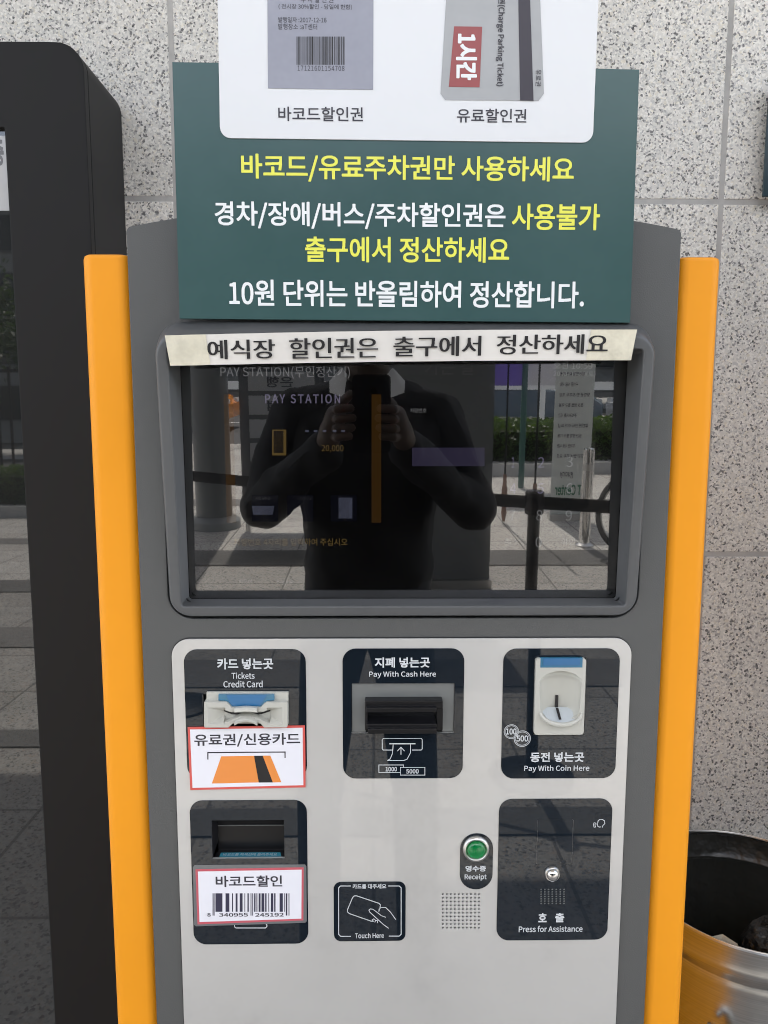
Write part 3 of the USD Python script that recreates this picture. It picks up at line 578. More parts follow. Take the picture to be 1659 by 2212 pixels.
sgt('출구에서 정산하세요', 659, 512, 1100, 567, LYEL, bold=2); sgt('10원 단위는 반올림하여 정산합니다.', 495, 605, 1262, 663, LWHITE, bold=2, tilt_px=-2.)
sgt('바코드할인권', 601, 231, 784, 262, LDARK, h=HS, bold=1); sgt('유료할인권', 987, 235, 1137, 265, LDARK, h=HS, bold=1)
def sp(name, pts, m, h=HS, parent=None): return part(parent or sg, name, SG.ext(Polygon([SG.ab(*p, h) for p in pts]), h, h+.0002), m)
tp1 = sp('pictured_ticket', [(577, -80), (807, -80), (806, 194), (579, 191)], pm('grey_ticket_print', (.29, .30, .36), .3, var=(11, .12)))
HQ = HS+.0003
for s, x0, y0, x1, y1 in (('( 전시장 30%할인 - 당일에 한함)', 602, 9, 760, 21), ('발행일자 :2017-12-16', 601, 37, 705, 49), ('발행장소 :aT센터', 601, 51, 685, 64), ('17121601154708', 643, 142, 744, 153), ('주 차 할 인 권', 650, -8, 720, 6)):
    text(tp1, SG, s, x0, y0, x1, y1, LDARK, h=HQ, th=.0001, track=10 if s[0] == '1' else 0)
r_ = random.Random(3)
bars(tp1, SG, su, 640, 744, 79, 140, [r_.choice((1, 1, 2, 2, 3)) for _ in range(73)], HQ, LBLACK)
tp2 = sp('pictured_card', [(969, -90), (1163, -90), (1175, 202), (1163.5, 218), (961.5, 216), (951.5, 202)], pm('grey_card_print', (.38, .39, .40), .3, var=(9, .08)))
sp('pictured_stripe', [(1118, -90), (1142, -90), (1152.5, 218), (1123.5, 217)], pm('dark_stripe_print', (.03, .024, .035), .35), HQ, tp2); sp('pictured_red_field', [(981, 57), (1041.5, 58), (1036, 188.5), (969.5, 187.5)], pm('dull_red_print', (.31, .065, .065), .35), HQ, tp2)
HR = HQ+.0003
text(tp2, SG, '1시간', 985, 73, 1031, 173, LWHITE, bold=5, h=HR, th=.0001, rot=-90); text(tp2, SG, '유료권(Charge Parking Ticket)', 1072, -36, 1090, 186, LDARK, bold=2, h=HR, th=.0001, rot=-90); text(tp2, SG, '유료권', 1157, 150, 1169, 186, LDARK, h=HR, th=.0001, rot=-90)

# ------------------------------------------------------------------ left kiosk
KY, KR, KT = .345, -.372, 1.876
KL = KR-.62
ki = thing('information_kiosk', 'black upright information kiosk with rounded corners at the left of the pay station', 'kiosk', ((KL+KR)/2, KY+.07, 0))
KF = Plane(KY)
kx = KF.ab(20, 700)[0]; kin = (KL+.105, .30, -.4770, KF.ab(6, 275)[1])
face = rrect(KL, .03, KR, KT, .034, 10); opening = rrect(*kin, .002)
part(ki, 'front_frame', KF.ext(face.difference(opening), -.012, 0), KBLACK)
part(ki, 'frame_gap', KF.ext(face.buffer(-.003).difference(face.buffer(-.02)), -.016, -.0121), LBLACK)
part(ki, 'housing', KF.ext(face, -.147, -.0145), KBLACK, smooth=30)
part(ki, 'foot', bx(KL-.02, KY-.02, 0, KR-.001, KY+.147, .03), KBLACK)
kg = part(ki, 'glass', KF.ext(opening.buffer(.004), -.0095, -.0075), KGLASS)
kb_ = KF.ab(10, 452)[1]
kp = part(ki, 'poster', KF.ext(sbox(kin[0]+.02, kb_, kin[2], kin[3]-.008), -.0073, -.0070), pm('grey_poster', (.50, .51, .52), .1, var=(8, .1)))
text(kp, KF, '층', -16, 296, 8, 358, pm('grey_poster_print', (.16, .16, .17), .3), bold=4, h=-.0068, th=.0001)

# sign on the wall at the right edge
rs = FRONT
WP = Plane(WY-.03)
a0 = WP.ab(1664, 168); a1 = WP.ab(1652, 424)
ws = thing('wall_sign', 'dark teal sign panel on the granite wall at the right edge of the photo', 'sign', (a0[0]+.15, WY-.03, a1[1]))
part(ws, 'panel', WP.ext(sbox(a0[0], a1[1], a0[0]+.3, a0[1]), -.004, 0), pm('teal_panel', (.006, .026, .034), .3))
part(ws, 'bracket', WP.ext(sbox(a0[0]+.06, a1[1]+.04, a0[0]+.27, a0[1]-.04), -.0255, -.004), SATIN)

copy(ki, (1.03, .10, 0), 'second black information kiosk standing right of the steel bin')

# ------------------------------------------------------------------ bin
bcx, bcy, br, bz = .534, .311, .149, .736
bn = thing('steel_bin', 'round stainless steel litter bin with black liner beside the yellow side panel', 'bin', (bcx, bcy, 0))
part(bn, 'shell', lathe([(br-.012, .005), (br-.006, .01), (br-.006, bz-.072), (br-.004, bz-.066), (br-.004, bz-.058), (br-.006, bz-.052), (br-.003, bz-.044), (br+.0005, bz-.036), (br+.0005, bz-.03), (br-.002, bz-.024), (br-.001, bz-.01), (br, bz-.002), (br-.001, bz), (br-.004, bz-.001), (br-.005, bz-.03)], (bcx, bcy, 0), 96, False), STEEL, smooth=30)
part(bn, 'rim', (lambda: trimesh.creation.torus(br-.002, .0014, 96, 8).apply_translation([bcx, bcy, bz]))(), SATIN, smooth=60)
th = np.linspace(0, 2*pi, 97)[:-1]
def bagloop(r, z, wv, ph): return [[bcx+(r+wv*sin(9*t+ph)+wv*.7*sin(23*t+2*ph))*cos(t), bcy+(r+wv*sin(9*t+ph)+wv*.7*sin(23*t+2*ph))*sin(t), z+wv*1.5*sin(7*t+ph)] for t in th]
part(bn, 'liner', loft([bagloop(br-.004, bz-.003, .0, 0), bagloop(br-.006, bz-.030, .0004, 1), bagloop(br-.0135, bz-.036, .0003, 1), bagloop(br-.0135, bz-.041, .0003, 1), bagloop(br-.008, bz-.047, .0008, 2), bagloop(br-.014, bz-.16, .003, 3), bagloop(br-.02, bz-.3, .004, 4), bagloop(br-.03, bz-.36, .004, 5)], False, True), LINER, smooth=60)
part(bn, 'latch', [tube([[bcx-.09+x, bcy-br*.80-y, bz-.115-z] for x, y, z in ((-.008, 0, .0), (-.008, .012, -.004), (-.004, .02, 0), (.004, .02, .012), (.004, .018, .04), (-.002, .012, .055))], [.005, .006, .007, .008, .007, .004], 10), tube([[bcx-.093+x, bcy-br*.8-.012, bz-.178-z] for x, z in ((0, 0), (-.007, .014), (-.004, .05))], .004, 8)], CHROME, smooth=60)
pcl = np.array([WP.ab(*p)[0] for p in ((1484, 1990), (1516, 1985), (1528, 2010))])
crumple = trimesh.creation.icosphere(4, 1.); cv = np.array(crumple.vertices); cv *= (.72+.55*meshkit.fbm(cv*2.6+4, 4, 8))[:, None]
cv = cv*[.085, .07, .10]+[bcx+.035, bcy-.075, bz-.105]
single('black_bag', (cv, np.array(crumple.faces)), pm('crumpled_black_plastic', (.008, .008, .008), .22, bump=(70, .9, .01)), 'crumpled black plastic bag stuffed in the steel bin', 'bag')
dx = bcx-.072; dy = bcy-.104
single('paper_scrap', loft([[[dx-.03, dy+.01, bz-.012], [dx-.01, dy, bz+.001], [dx+.004, dy-.012, bz-.004], [dx+.008, dy-.018, bz-.016]], [[dx-.028, dy+.012, bz-.02], [dx-.01, dy+.003, bz-.014], [dx+.004, dy-.01, bz-.018], [dx+.008, dy-.016, bz-.022]]], False, False, closed=False), pm('scrap_paper', (.62, .60, .50), .6), 'small scrap of cream paper caught inside the rim of the steel bin', 'paper scrap')
#PLAZA#
# ------------------------------------------------------------------ the plaza that the glass and the gloss mirror
def blob(bones, edge=.02, smooth=8):
    ms = []
    for (a, ra), (b, rb) in bones:
        s = [np.asarray(trimesh.creation.icosphere(2, r).vertices)+np.asarray(p, float) for p, r in ((a, ra), (b, rb))]
        ms.append(m3.Manifold.hull_points(np.vstack(s)))
    m = m3.Manifold.batch_boolean(ms, m3.OpType.Add).refine_to_length(edge).to_mesh()
    t = trimesh.Trimesh(m.vert_properties[:, :3], m.tri_verts, process=True)
    trimesh.smoothing.filter_taubin(t, iterations=smooth)
    return t
PXC, PY = -.015, -1.09
SKIN = pm('skin', (.07, .044, .032), .5, subsurface_weight=.1); CLOTH = pm('black_cloth', (.009, .009, .010), .8, bump=(120, .4, .003)); CLOTH2 = pm('charcoal_trousers', (.016, .016, .018), .8, bump=(150, .4, .003))
HAIR = pm('black_hair', (.01, .009, .008), .45); SHIRT = pm('white_shirt', (.7, .7, .7), .7); LEATH = pm('black_leather', (.012, .011, .01), .35)
def q(x, y, z): return (PXC+x, PY+y, z)
per = thing('person', 'person in black jacket and charcoal trousers holding up a phone before the pay station', 'person', (PXC, PY, 0))
hd = [((q(0, .035, 1.535), .082), (q(0, .02, 1.585), .088)), ((q(0, .06, 1.49), .045), (q(0, .045, 1.54), .07)), ((q(0, .0, 1.40), .052), (q(0, .02, 1.50), .052)), ((q(0, .118, 1.52), .012), (q(0, .108, 1.555), .008)),
      ((q(-.078, .02, 1.53), .016), (q(-.08, .015, 1.555), .02)), ((q(.078, .02, 1.53), .016), (q(.08, .015, 1.555), .02)), ((q(0, .092, 1.487), .02), (q(0, .095, 1.489), .018)), ((q(-.025, .085, 1.497), .014), (q(.025, .085, 1.497), .014))]
bones = hd+[((q(0, 0, 1.40), .05), (q(0, -.02, 1.25), .085)), ((q(0, -.02, 1.25), .085), (q(0, -.03, .97), .08))]
for s in (-1, 1):
    sh, el, wr = q(s*.165, 0, 1.325), q(s*.240, .08, 1.125), q(s*.082, .285, 1.285)
    pal, kn = q(s*.066, .335, 1.325), q(s*.058, .352, 1.352)
    bones += [((q(0, 0, 1.33), .06), (sh, .045)), ((sh, .042), (el, .034)), ((el, .033), (wr, .023)), ((wr, .022), (pal, .024)), ((pal, .022), (kn, .02))]
    for j, (dz, ln_) in enumerate(((.018, .040), (0., .046), (-.018, .043), (-.034, .034))):
        k0, k1, k2 = q(s*.058, .355, 1.345+dz), q(s*.052, .388, 1.348+dz), q(s*(.052-ln_*.6), .394, 1.350+dz)
        bones += [((pal, .012), (k0, .0095)), ((k0, .009), (k1, .0085)), ((k1, .0085), (k2, .0075))]
    t0, t1, t2 = q(s*.062, .335, 1.335), q(s*.050, .345, 1.372), q(s*.030, .356, 1.392)
    bones += [((t0, .012), (t1, .0105)), ((t1, .0105), (t2, .0085))]
    bones += [((q(s*.06, -.02, .95), .07), (q(s*.092, -.01, .78), .056)), ((q(s*.092, -.01, .78), .056), (q(s*.118, .0, .48), .042)), ((q(s*.118, 0, .48), .042), (q(s*.125, -.01, .10), .034)), ((q(s*.125, -.01, .08), .035), (q(s*.135, .11, .035), .03))]
part(per, 'body', blob(bones, .009, 6), SKIN, smooth=60)
jk = [((q(0, -.005, 1.375), .07), (q(0, -.01, 1.3), .115)), ((q(-.07, -.01, 1.27), .115), (q(.07, -.01, 1.27), .115)), ((q(-.06, -.01, 1.25), .12), (q(-.05, -.02, 1.0), .105)), ((q(.06, -.01, 1.25), .12), (q(.05, -.02, 1.0), .105)), ((q(-.05, -.02, 1.0), .105), (q(-.055, -.02, .965), .108)), ((q(.05, -.02, 1.0), .105), (q(.055, -.02, .965), .108)), ((q(-.05, -.02, .965), .108), (q(.05, -.02, .965), .108))]
for s in (-1, 1):
    sh, el, wr = q(s*.165, 0, 1.322), q(s*.244, .075, 1.12), q(s*.086, .275, 1.275)
    jk += [((q(s*.07, 0, 1.345), .07), (sh, .062)), ((sh, .066), (el, .054)), ((el, .054), (wr, .04)), ((q(s*.1, 0, 1.24), .11), (q(s*.14, 0, 1.3), .07))]
jm = blob(jk, .011, 6); jv = np.array(jm.vertices); jm.vertices = jv+np.array(jm.vertex_normals)*((meshkit.fbm(jv*[15, 15, 9]+3, 3, 2)-.5)*.03)[:, None]
part(per, 'jacket', jm, CLOTH, smooth=60)
for s in (-1, 1):
    part(per, 'shirt_collar', loft([[q(s*.045, .055, 1.425), q(s*.058, .03, 1.44), q(s*.066, .0, 1.435)], [q(s*.052, .105, 1.375), q(s*.085, .07, 1.385), q(s*.088, .03, 1.41)]], False, False, closed=False), SHIRT)
part(per, 'trousers', blob([((q(-.05, -.02, .96), .105), (q(.05, -.02, .96), .105))]+[b for s in (-1, 1) for b in (((q(s*.066, -.02, .95), .09), (q(s*.092, -.01, .78), .074)), ((q(s*.092, -.01, .78), .074), (q(s*.118, 0, .48), .056)), ((q(s*.118, 0, .48), .056), (q(s*.125, -.012, .07), .05)))], .02, 6), CLOTH2, smooth=60)
for s in (-1, 1): part(per, 'shoe', blob([((q(s*.125, -.05, .045), .044), (q(s*.13, .06, .04), .046)), ((q(s*.13, .06, .04), .046), (q(s*.138, .14, .032), .034))], .02, 4), LEATH, smooth=60)
part(per, 'hair', blob([((q(0, -.005, 1.575), .094), (q(0, .03, 1.615), .075)), ((q(0, -.02, 1.53), .085), (q(0, -.005, 1.6), .09)), ((q(-.03, .07, 1.635), .04), (q(.035, .07, 1.633), .042))], .015, 4), HAIR, smooth=60)
for s in (-1, 1): part(per, 'eye', trimesh.creation.icosphere(2, .012).apply_translation(q(s*.033, .097, 1.548)), SHIRT, smooth=True); part(per, 'iris', trimesh.creation.icosphere(1, .0058).apply_translation(q(s*.033, .1055, 1.547)), HAIR, smooth=True)
ph = thing('smartphone', 'black smartphone held upright in both hands of the person', 'phone', (-.004, -.7105, 1.355))
pl_ = rrl(-.040, 1.283, .032, 1.430, .009, 6)
part(ph, 'case', loft([np.c_[pl_[:, 0], np.full(len(pl_), y), pl_[:, 1]] for y in (-.7145, -.7062)][::-1]), pm('phone_back', (.02, .02, .023), .12))
part(ph, 'lens_ring', tube([[0.0, -.7061, 1.40], [0.0, -.7055, 1.40]], .006, 16), CHROME); part(ph, 'lens', tube([[0.0, -.7056, 1.40], [0.0, -.7052, 1.40]], .0045, 16), BLKGLOSS)

# banners
def banner(name, label, x0, x1, y, zt, lean, m, group=None):
    t = thing(name, label, 'banner', ((x0+x1)/2, y, 0), group)
    pts = np.array([[x0, y, .06], [x1, y, .06], [x1, y-lean, zt], [x0, y-lean, zt]]); bk = pts-[0, .0015, 0]
    part(t, 'banner_sheet', (np.vstack([pts, bk]), np.array([[0, 2, 1], [0, 3, 2], [4, 5, 6], [4, 6, 7]])), m)
    part(t, 'foot_bar', bx(x0-.01, y-.06, 0, x1+.01, y+.05, .06), SATIN); part(t, 'top_bar', bx(x0, y-lean-.012, zt, x1, y-lean+.008, zt+.02), SATIN)
    part(t, 'pole', tube([[(x0+x1)/2, y-.03, .06], [(x0+x1)/2, y-lean-.02, zt]], .01), SATIN)
    return t
class Wall2:
    """upright plane facing the pay station, seen in the mirror: a runs along +x"""
    def __init__(s, y): s.y = y
    def ext(s, poly, h):
        out = []
        for g in getattr(poly, 'geoms', [poly]):
            m = trimesh.creation.extrude_polygon(g, .0004, engine='earcut'); v = np.array(m.vertices)
            out.append((np.c_[v[:, 0], np.full(len(v), s.y+h)+v[:, 2], v[:, 1]], np.array(m.faces)[:, ::-1]))
        return cat(out)
def btext(parent, y, s, x0, x1, z0, z1, m, mirror=False, bold=1):
    g = glyphs(s, bold)
    if mirror: g = affinity.scale(g, -1, 1, origin=(.5, .5))          # printing reads from the side that faces the pay station
    g = affinity.affine_transform(g, [x1-x0, 0, 0, z1-z0, x0, z0]); part(parent, 'lettering', Wall2(y).ext(g, .003), m)
GREYB = pm('dark_banner_back', (.10, .104, .104), .6); SHOW = pm('showing_through_print', (.16, .16, .16), .6)
b1 = banner('roll_up_banner', 'dark grey roll-up banner seen from behind next to the person', .13, .76, -4.1, 2.0, 0., GREYB)
btext(b1, -4.1, '경품데스크', .22, .62, 1.52, 1.62, SHOW); btext(b1, -4.1, '가는 길', .32, .62, 1.38, 1.48, SHOW)
WB = pm('white_banner', (.55, .56, .52), .6)
b2 = banner('roll_up_banner', 'white roll-up banner of small print near the steel bollard', 1.66, 2.02, -6.3, 2.0, 0., WB)
for k in range(13):
    z = 1.72-k*.094; btext(b2, -6.3, ['할인권 안내 주차 요금', '정산 방법 출구 이용', '주차권 사용 시간'][k % 3], 1.70, 1.70+.28*(1, .8, .6)[k % 3], z, z+.035, LDARK, True)
btext(b2, -6.3, 'guony', 1.74, 1.86, .40, .46, LDARK, True); btext(b2, -6.3, 'aT Center', 1.70, 1.98, .24, .34, pm('green_print', (.03, .16, .08), .5), True, 3)
# belt barrier
def stanchion(x, y, label):
    t = thing('belt_stanchion', label, 'barrier post', (x, y, 0), 'belt barrier posts')
    part(t, 'post', tube([[x, y, .02], [x, y, .90]], .024, 16), BLK); part(t, 'base', lathe([(.165, 0), (.165, .012), (.12, .022), (.03, .035)], (x, y, 0), 32), BLK); part(t, 'belt_head', lathe([(.032, .88), (.036, .885), (.036, .965), (.03, .972)], (x, y, 0), 24), BLKGLOSS)
sp_ = [(-.95, -2.9), (.62, -2.15), (2.2, -1.75), (3.8, -1.75)]
for (x, y), l in zip(sp_, ('black belt barrier post left of the person', 'black belt barrier post between the person and the bollard', 'black belt barrier post right of the bollard', 'black belt barrier post farthest to the right')): stanchion(x, y, l)
for (a, b), l in zip(zip(sp_[:-1], sp_[1:]), ('behind the person', 'in front of the white banner', 'at the right end')):
    v = np.array([[a[0], a[1], .90], [a[0], a[1], .95], [(a[0]+b[0])/2, (a[1]+b[1])/2, .937], [(a[0]+b[0])/2, (a[1]+b[1])/2, .887], [b[0], b[1], .90], [b[0], b[1], .95]])
    single('barrier_belt', (v, np.array([[0, 3, 2], [0, 2, 1], [3, 4, 5], [3, 5, 2]])), CLOTH, 'black belt of the barrier stretched '+l, 'belt', 'barrier belts')
def bollard(x, y, label):
    t = thing('steel_bollard', label, 'bollard', (x, y, 0), 'steel bollards')
    part(t, 'post', lathe([(.044, 0), (.044, .78), (.04, .795), (.02, .8)], (x, y, 0), 32), CHROME, smooth=40); part(t, 'collar', lathe([(.075, 0), (.075, .012), (.05, .03)], (x, y, 0), 32), SATIN); part(t, 'band', lathe([(.0455, .62), (.0455, .67)], (x, y, 0), 32, False), SATIN)
bollard(1.71, -5.27, 'steel bollard in front of the white banner'); bollard(3.3, -5.27, 'steel bollard right of the bicycle'); bollard(-2.9, -5.4, 'steel bollard left of the grey column')
# bicycle
bk = thing('bicycle', 'black bicycle parked beside the steel bollard', 'bicycle', (2.5, -4.9, 0))
for cx_ in (2.02, 3.06):
    w = part(bk, 'wheel', (lambda c: trimesh.creation.torus(.325, .019, 40, 10).apply_transform(trimesh.transformations.rotation_matrix(pi/2, [1, 0, 0])).apply_translation([c, -4.9, .345]))(cx_), pm('tyre_rubber_%d' % int(cx_*100), (.02, .02, .02), .7), smooth=60)
    part(w, 'rim', trimesh.creation.torus(.302, .008, 40, 8).apply_transform(trimesh.transformations.rotation_matrix(pi/2, [1, 0, 0])).apply_translation([cx_, -4.9, .345]), SATIN, smooth=60)
    for k in range(12): part(w, 'spoke', tube([[cx_, -4.9, .345], [cx_+.3*cos(k*pi/6), -4.9, .345+.3*sin(k*pi/6)]], .0015, 4), SATIN)
for p in ([[2.25, -4.9, .85], [2.30, -4.9, .70]], [[2.30, -4.9, .70], [2.62, -4.9, .33]], [[2.27, -4.9, .80], [2.78, -4.9, .82]], [[2.62, -4.9, .33], [2.80, -4.9, .90]], [[2.62, -4.9, .33], [3.06, -4.9, .345]], [[2.79, -4.9, .82], [3.06, -4.9, .345]], [[2.28, -4.9, .76], [2.02, -4.9, .345]]): part(bk, 'frame_tube', tube(p, .016, 10), BLK)
part(bk, 'handlebar', tube([[2.2, -5.18, .93], [2.24, -5.05, .95], [2.25, -4.9, .93], [2.24, -4.75, .95], [2.2, -4.62, .93]], .013, 8), BLK); part(bk, 'saddle', blob([(((2.72), -4.9, .92), .03), ((2.9, -4.9, .925), .055)] and [(((2.70, -4.9, .92), .028), ((2.9, -4.9, .925), .06))], .02, 2), LEATH, smooth=60); part(bk, 'chain_ring', lathe([(.09, -.004), (.09, .004)], (0, 0, 0), 24).__class__ and trimesh.creation.cylinder(.09, .008).apply_transform(trimesh.transformations.rotation_matrix(pi/2, [1, 0, 0])).apply_translation([2.62, -4.93, .33]), SATIN)
# column, directory board, banner poles, railing
co = thing('round_column', 'thick grey round column at the left of the plaza', 'column', (-1.43, -6.0, 0))
part(co, 'shaft', lathe([(.16, .1), (.16, 4.95)], (-1.43, -6.0, 0), 40), pm('column_paint', (.10, .105, .105), .35), smooth=40); part(co, 'base_ring', lathe([(.23, 0), (.23, .07), (.17, .11)], (-1.43, -6.0, 0), 40), GREY2)
db = thing('directory_board', 'tall grey directory board of white name plates behind the person', 'sign', (-.86, -5.8, 0))
part(db, 'frame', bx(-1.14, -5.86, .25, -.42, -5.80, 2.3), pm('board_frame', (.05, .052, .055), .4)); part(db, 'post', tube([[-1.1, -5.83, 0], [-1.1, -5.83, 2.3]], .025, 10), SATIN); part(db, 'post', tube([[-.46, -5.83, 0], [-.46, -5.83, 2.3]], .025, 10), SATIN)
PLT = pm('name_plate', (.25, .25, .25), .5)
for k in range(9):
    z = .42+k*.2; part(db, 'name_plate', bx(-1.06, -5.80, z, -.50, -5.795, z+.16), PLT); btext(db, -5.795, ['약국', '안내', '식당', '서점', '은행'][k % 5], -.9, -.68, z+.03, z+.12, LDARK, True, 2)
PUR = pm('purple_cloth', (.16, .11, .42), .7); PWH = pm('white_cloth', (.6, .58, .6), .7); GRN = pm('green_pole', (.03, .09, .075), .4); WOOD = pm('brown_wood', (.16, .07, .04), .5)
for i, (x, y, m, lab) in enumerate(((1.55, -8.2, PUR, 'purple street banner on a green pole'), (2.05, -8.4, PWH, 'white street banner on a green pole'))):
    t = thing('street_banner', lab, 'banner', (x, y, 0)); part(t, 'pole', tube([[x+.2, y, 0], [x+.2, y, 4.2]], .035, 10), GRN)
    part(t, 'cloth', bx(x-.28, y-.004, 1.2, x+.17, y+.004, 2.9), m)
for x, y, l in ((1.2, -6.15, 'left one of two thin brown-ended poles beside the dark banner'), (1.36, -5.6, 'right one of two thin brown-ended poles beside the dark banner')):
    t = thing('thin_pole', l, 'pole', (x, y, 0)); part(t, 'rod', tube([[x, y, .45], [x, y, 2.4]], .009, 8), BLK); part(t, 'turned_end', tube([[x, y, .02], [x, y, .1], [x, y, .16], [x, y, .2], [x, y, .34], [x, y, .36], [x, y, .46]], [.012, .026, .02, .03, .026, .018, .016], 10), WOOD)
rl = thing('road_railing', 'white horizontal road railing behind the hedge', 'railing', (3, -12.9, 0))
for x in np.arange(-6, 9.1, 3): part(rl, 'post', bx(x-.04, -12.94, 0, x+.04, -12.86, 1.1), WMARK)
part(rl, 'rail', bx(-6, -12.93, 1.0, 9, -12.87, 1.14), WMARK)
fe = thing('metal_fence', 'dark metal fence of upright bars at the left of the plaza', 'fence', (-9, -9, 0))
for k in range(40): x = -14.5+k*.22; part(fe, 'bar', bx(x, -12.6, .05, x+.035, -12.56, 2.3), BLK)
part(fe, 'rail', bx(-14.5, -12.62, 2.2, -5.8, -12.54, 2.26), BLK); part(fe, 'rail', bx(-14.5, -12.62, .15, -5.8, -12.54, .21), BLK)
# hedges
def leaf_mat(name, c, t):
    return mat(name, {'p': ('principled_bsdf', {'roughness': .45}), 'g': ('geometry', {}), 'r': ('rgb_ramp', {'ramp': [(0, tuple(x*.55 for x in c)), (.5, c), (1, tuple(x*1.7 for x in c))]}), 't': ('translucent_bsdf', {'color': t}), 'm': ('mix_closure', {'fac': .3})},
        [('g.random_per_island', 'r.fac'), ('r.color', 'p.base_color'), ('p.BSDF', 'm.closure1'), ('t.BSDF', 'm.closure2')], surface='m.closure')
HEDGE, CROWN = leaf_mat('hedge_leaf', (.055, .10, .022), (.10, .18, .02)), leaf_mat('tree_leaf', (.04, .075, .02), (.07, .13, .02))
def leaves(c, s, r):
    n = len(c); d = r.normal(size=(n, 3)); d /= np.linalg.norm(d, axis=1)[:, None]; e = np.cross(d, r.normal(size=(n, 3))); e /= np.linalg.norm(e, axis=1)[:, None]
    v = np.stack([c-d*s, c+e*s*.45, c+d*s, c-e*s*.45], 1).reshape(-1, 3); i = np.arange(n)[:, None]*4
    return v, np.vstack([i+[0, 1, 2], i+[0, 2, 3]])
def hedge(x0, x1, y, label):
    t = thing('hedge', label, 'hedge', ((x0+x1)/2, y, 0), 'clipped hedges along the plaza'); n = int(5200*(x1-x0))
    p = rng.uniform([x0, y-.55, .16], [x1, y+.55, .80], (n, 3)); top = .62+.16*meshkit.fbm(p*[2.2, 2.2, 0], 3, 4); k = (p[:, 2] < top) & ((abs(p[:, 1]-y) > .28) | (p[:, 2] > top-.22)); p = p[k]
    part(t, 'foliage', leaves(p, .035, rng), HEDGE, kind='stuff'); part(t, 'inner_twigs', bx(x0+.1, y-.4, .15, x1-.1, y+.4, .55), pm('twigs_%d' % (int(x0*10)+500), (.02, .022, .01), .9)); part(t, 'planter_kerb', bx(x0-.15, y-.75, 0, x1+.15, y+.75, .16), KERB)
hedge(1.1, 2.75, -9.9, 'clipped green hedge behind the thin poles'); hedge(2.95, 5.6, -10.1, 'clipped green hedge behind the white banner'); hedge(-5.6, -3.3, -10.0, 'clipped green hedge left of the grey column')
# vehicles on the road
def paint(name, c): return pm(name, c, .25, coat_weight=.6)
WIN, TYRE, LAMP, TAIL = pm('car_glass', (.01, .012, .014), .04), pm('car_tyre', (.02, .02, .02), .8), pm('lamp_glass', (.6, .6, .58), .15), pm('tail_lamp', (.4, .02, .02), .2)
def car(label, cat_, x, y, m, name='parked_car', flip=1):
    z = -.13; t = thing(name, label, cat_, (x, y, z)); X = lambda u: x+flip*u
    prof = [(-2.2, .32), (-2.25, .62), (-2.12, .86), (-1.5, .95), (1.0, .96), (1.95, .82), (2.22, .62), (2.2, .30)]
    def ring(k, yy): return [[X(u*k), y+yy, z+.30+(v-.30)*(1-(1-k)*1.2)] for u, v in prof]
    part(t, 'body', loft([ring(.97, -.88), ring(1, -.80), ring(1, .80), ring(.97, .88)]), m, smooth=35)
    cab = [(-1.75, .93), (-1.15, 1.40), (-.2, 1.45), (.35, 1.38), (1.1, .94)]
    part(t, 'window', loft([[[X(u*.97), y+s*(.80-.22*(v-.93)), z+v*.985] for u, v in cab] for s in (-1, 1)]), WIN)
    part(t, 'roof', loft([[[X(u), y+s*(.70), z+v] for u, v in ((-1.2, 1.37), (-1.1, 1.425), (-.2, 1.47), (.3, 1.405), (.4, 1.36))] for s in (-1, -.85, .85, 1)]), m, smooth=40)
    for u in (-1.4, 1.38):
        for s in (-1, 1):
            w = part(t, 'wheel', trimesh.creation.cylinder(.32, .2, sections=28).apply_transform(trimesh.transformations.rotation_matrix(pi/2, [1, 0, 0])).apply_translation([X(u), y+s*.80, z+.32]), TYRE)
            part(w, 'rim', trimesh.creation.cylinder(.2, .21, sections=20).apply_transform(trimesh.transformations.rotation_matrix(pi/2, [1, 0, 0])).apply_translation([X(u), y+s*.80, z+.32]), SATIN)
    for s in (-1, 1):
        part(t, 'headlight', bx(min(X(2.1), X(2.2)), y+s*.62-.16, z+.62, max(X(2.1), X(2.2)), y+s*.62+.16, z+.74), LAMP); part(t, 'tail_light', bx(min(X(-2.14), X(-2.24)), y+s*.66-.12, z+.66, max(X(-2.14), X(-2.24)), y+s*.66+.12, z+.8), TAIL)
car('silver sedan on the road seen at the right edge of the screen', 'car', 8.2, -18.2, paint('silver_car_paint', (.5, .51, .52)), flip=-1)
car('grey blue sedan on the road behind the hedge', 'car', 3.4, -18.8, paint('dark_car_paint', (.10, .13, .16)))
car('orange taxi on the road beyond the grey column', 'taxi', -5.6, -18.0, paint('taxi_paint', (.7, .22, .03)), 'taxi')
bs = thing('city_bus', 'green and white city bus on the far lane', 'bus', (13.5, -24, -.13))
part(bs, 'body', bx(8.5, -25.2, .2, 18.5, -22.8, 2.9), paint('bus_green', (.04, .22, .10))); part(bs, 'roof', bx(8.55, -25.15, 2.9, 18.45, -22.85, 3.05), WMARK)
for k in range(7): part(bs, 'window', bx(8.8+k*1.36, -22.81, 1.25, 10.0+k*1.36, -22.78, 2.3), WIN)
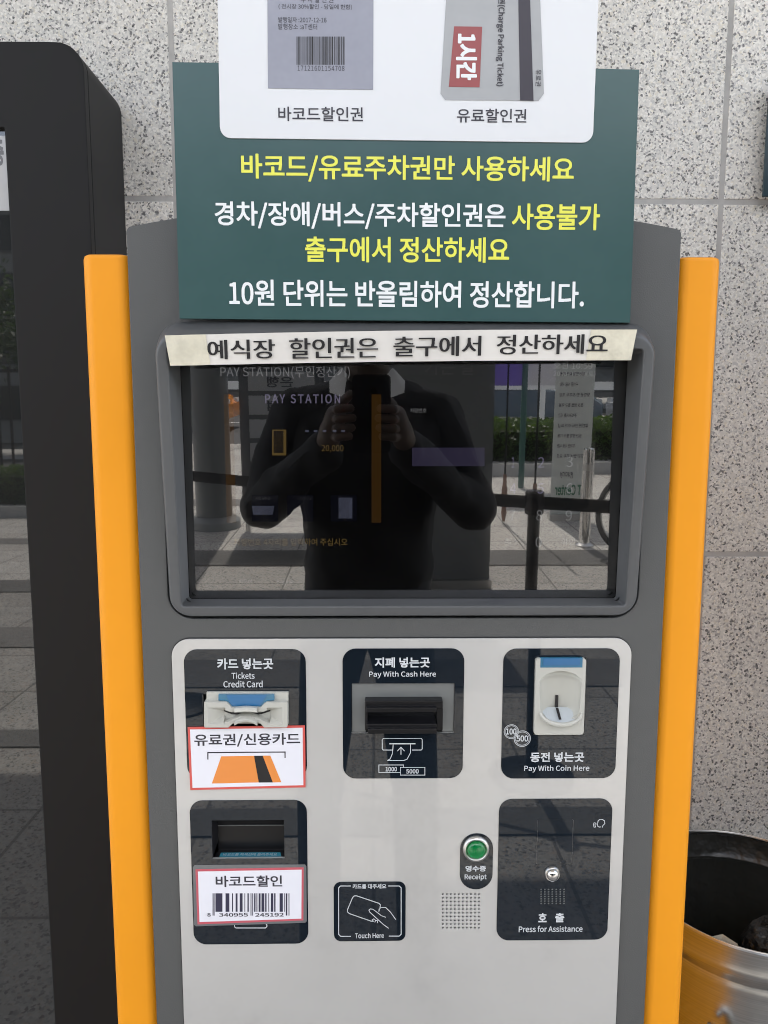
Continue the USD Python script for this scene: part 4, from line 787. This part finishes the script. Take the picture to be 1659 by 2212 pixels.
for u in (10.4, 16.2): part(bs, 'wheel', trimesh.creation.cylinder(.46, .3).apply_transform(trimesh.transformations.rotation_matrix(pi/2, [1, 0, 0])).apply_translation([u, -22.95, .33]), TYRE)
# trees beyond the road
BARK = pm('tree_bark', (.09, .07, .05), .9, bump=(30, .6, .01))
def tree(x, y, label):
    t = thing('street_tree', label, 'tree', (x, y, 0), 'street trees beyond the road'); r = np.random.default_rng(7)
    part(t, 'trunk', [tube([[x, y, -.05], [x+.03, y, 1.2], [x-.05, y+.05, 2.6], [x+.1, y, 4.4], [x, y, 6.5]], [.2, .16, .14, .1, .04], 10)]+[tube([[x, y, 2.4+k*.4], [x+1.3*cos(k*1.9), y+1.3*sin(k*1.9), 3.8+k*.5]], [.08, .03], 6) for k in range(6)], BARK)
    cs_ = r.normal(size=(34, 3))*[1.35, 1.35, 1.25]+[x, y, 5.0]; cs_[:, 2] = np.maximum(cs_[:, 2], 2.6)
    part(t, 'crown', leaves(np.vstack([c+r.normal(size=(230, 3))*r.uniform(.3, .6) for c in cs_]), .13, r), CROWN)
    return t
t0 = tree(-16, -29, 'leafy street tree farthest left beyond the road')
for i, (x, y) in enumerate(((-11.5, -29.3), (-6.6, -28.8), (-2.2, -29.4), (2.4, -29), (6.6, -29.5), (11.2, -29), (15.8, -29.2), (20.5, -29), (-21, -29.4))): copy(t0, (x, y, 0), 'leafy street tree number %s from the left beyond the road' % ('two three four five six seven eight nine ten'.split()[i]), rotz=47*(i+1))
of = thing('office_building', 'grey office building with rows of windows beyond the road', 'building', (0, -46, 0))
part(of, 'wall', bx(-45, -58, -.1, 45, -44, 17), pm('office_wall', (.22, .215, .205), .7, var=(.4, .1)))
WF = pm('window_frame_grey', (.12, .12, .125), .5)
for r_i in range(5):
    for c_i in range(18):
        x = -43+c_i*4.85; z = 1.2+r_i*3.2; w = part(of, 'window', bx(x, -44.0, z, x+3.6, -43.93, z+2.1), WF); part(w, 'pane', bx(x+.08, -43.935, z+.08, x+3.52, -43.92, z+2.02), WIN)
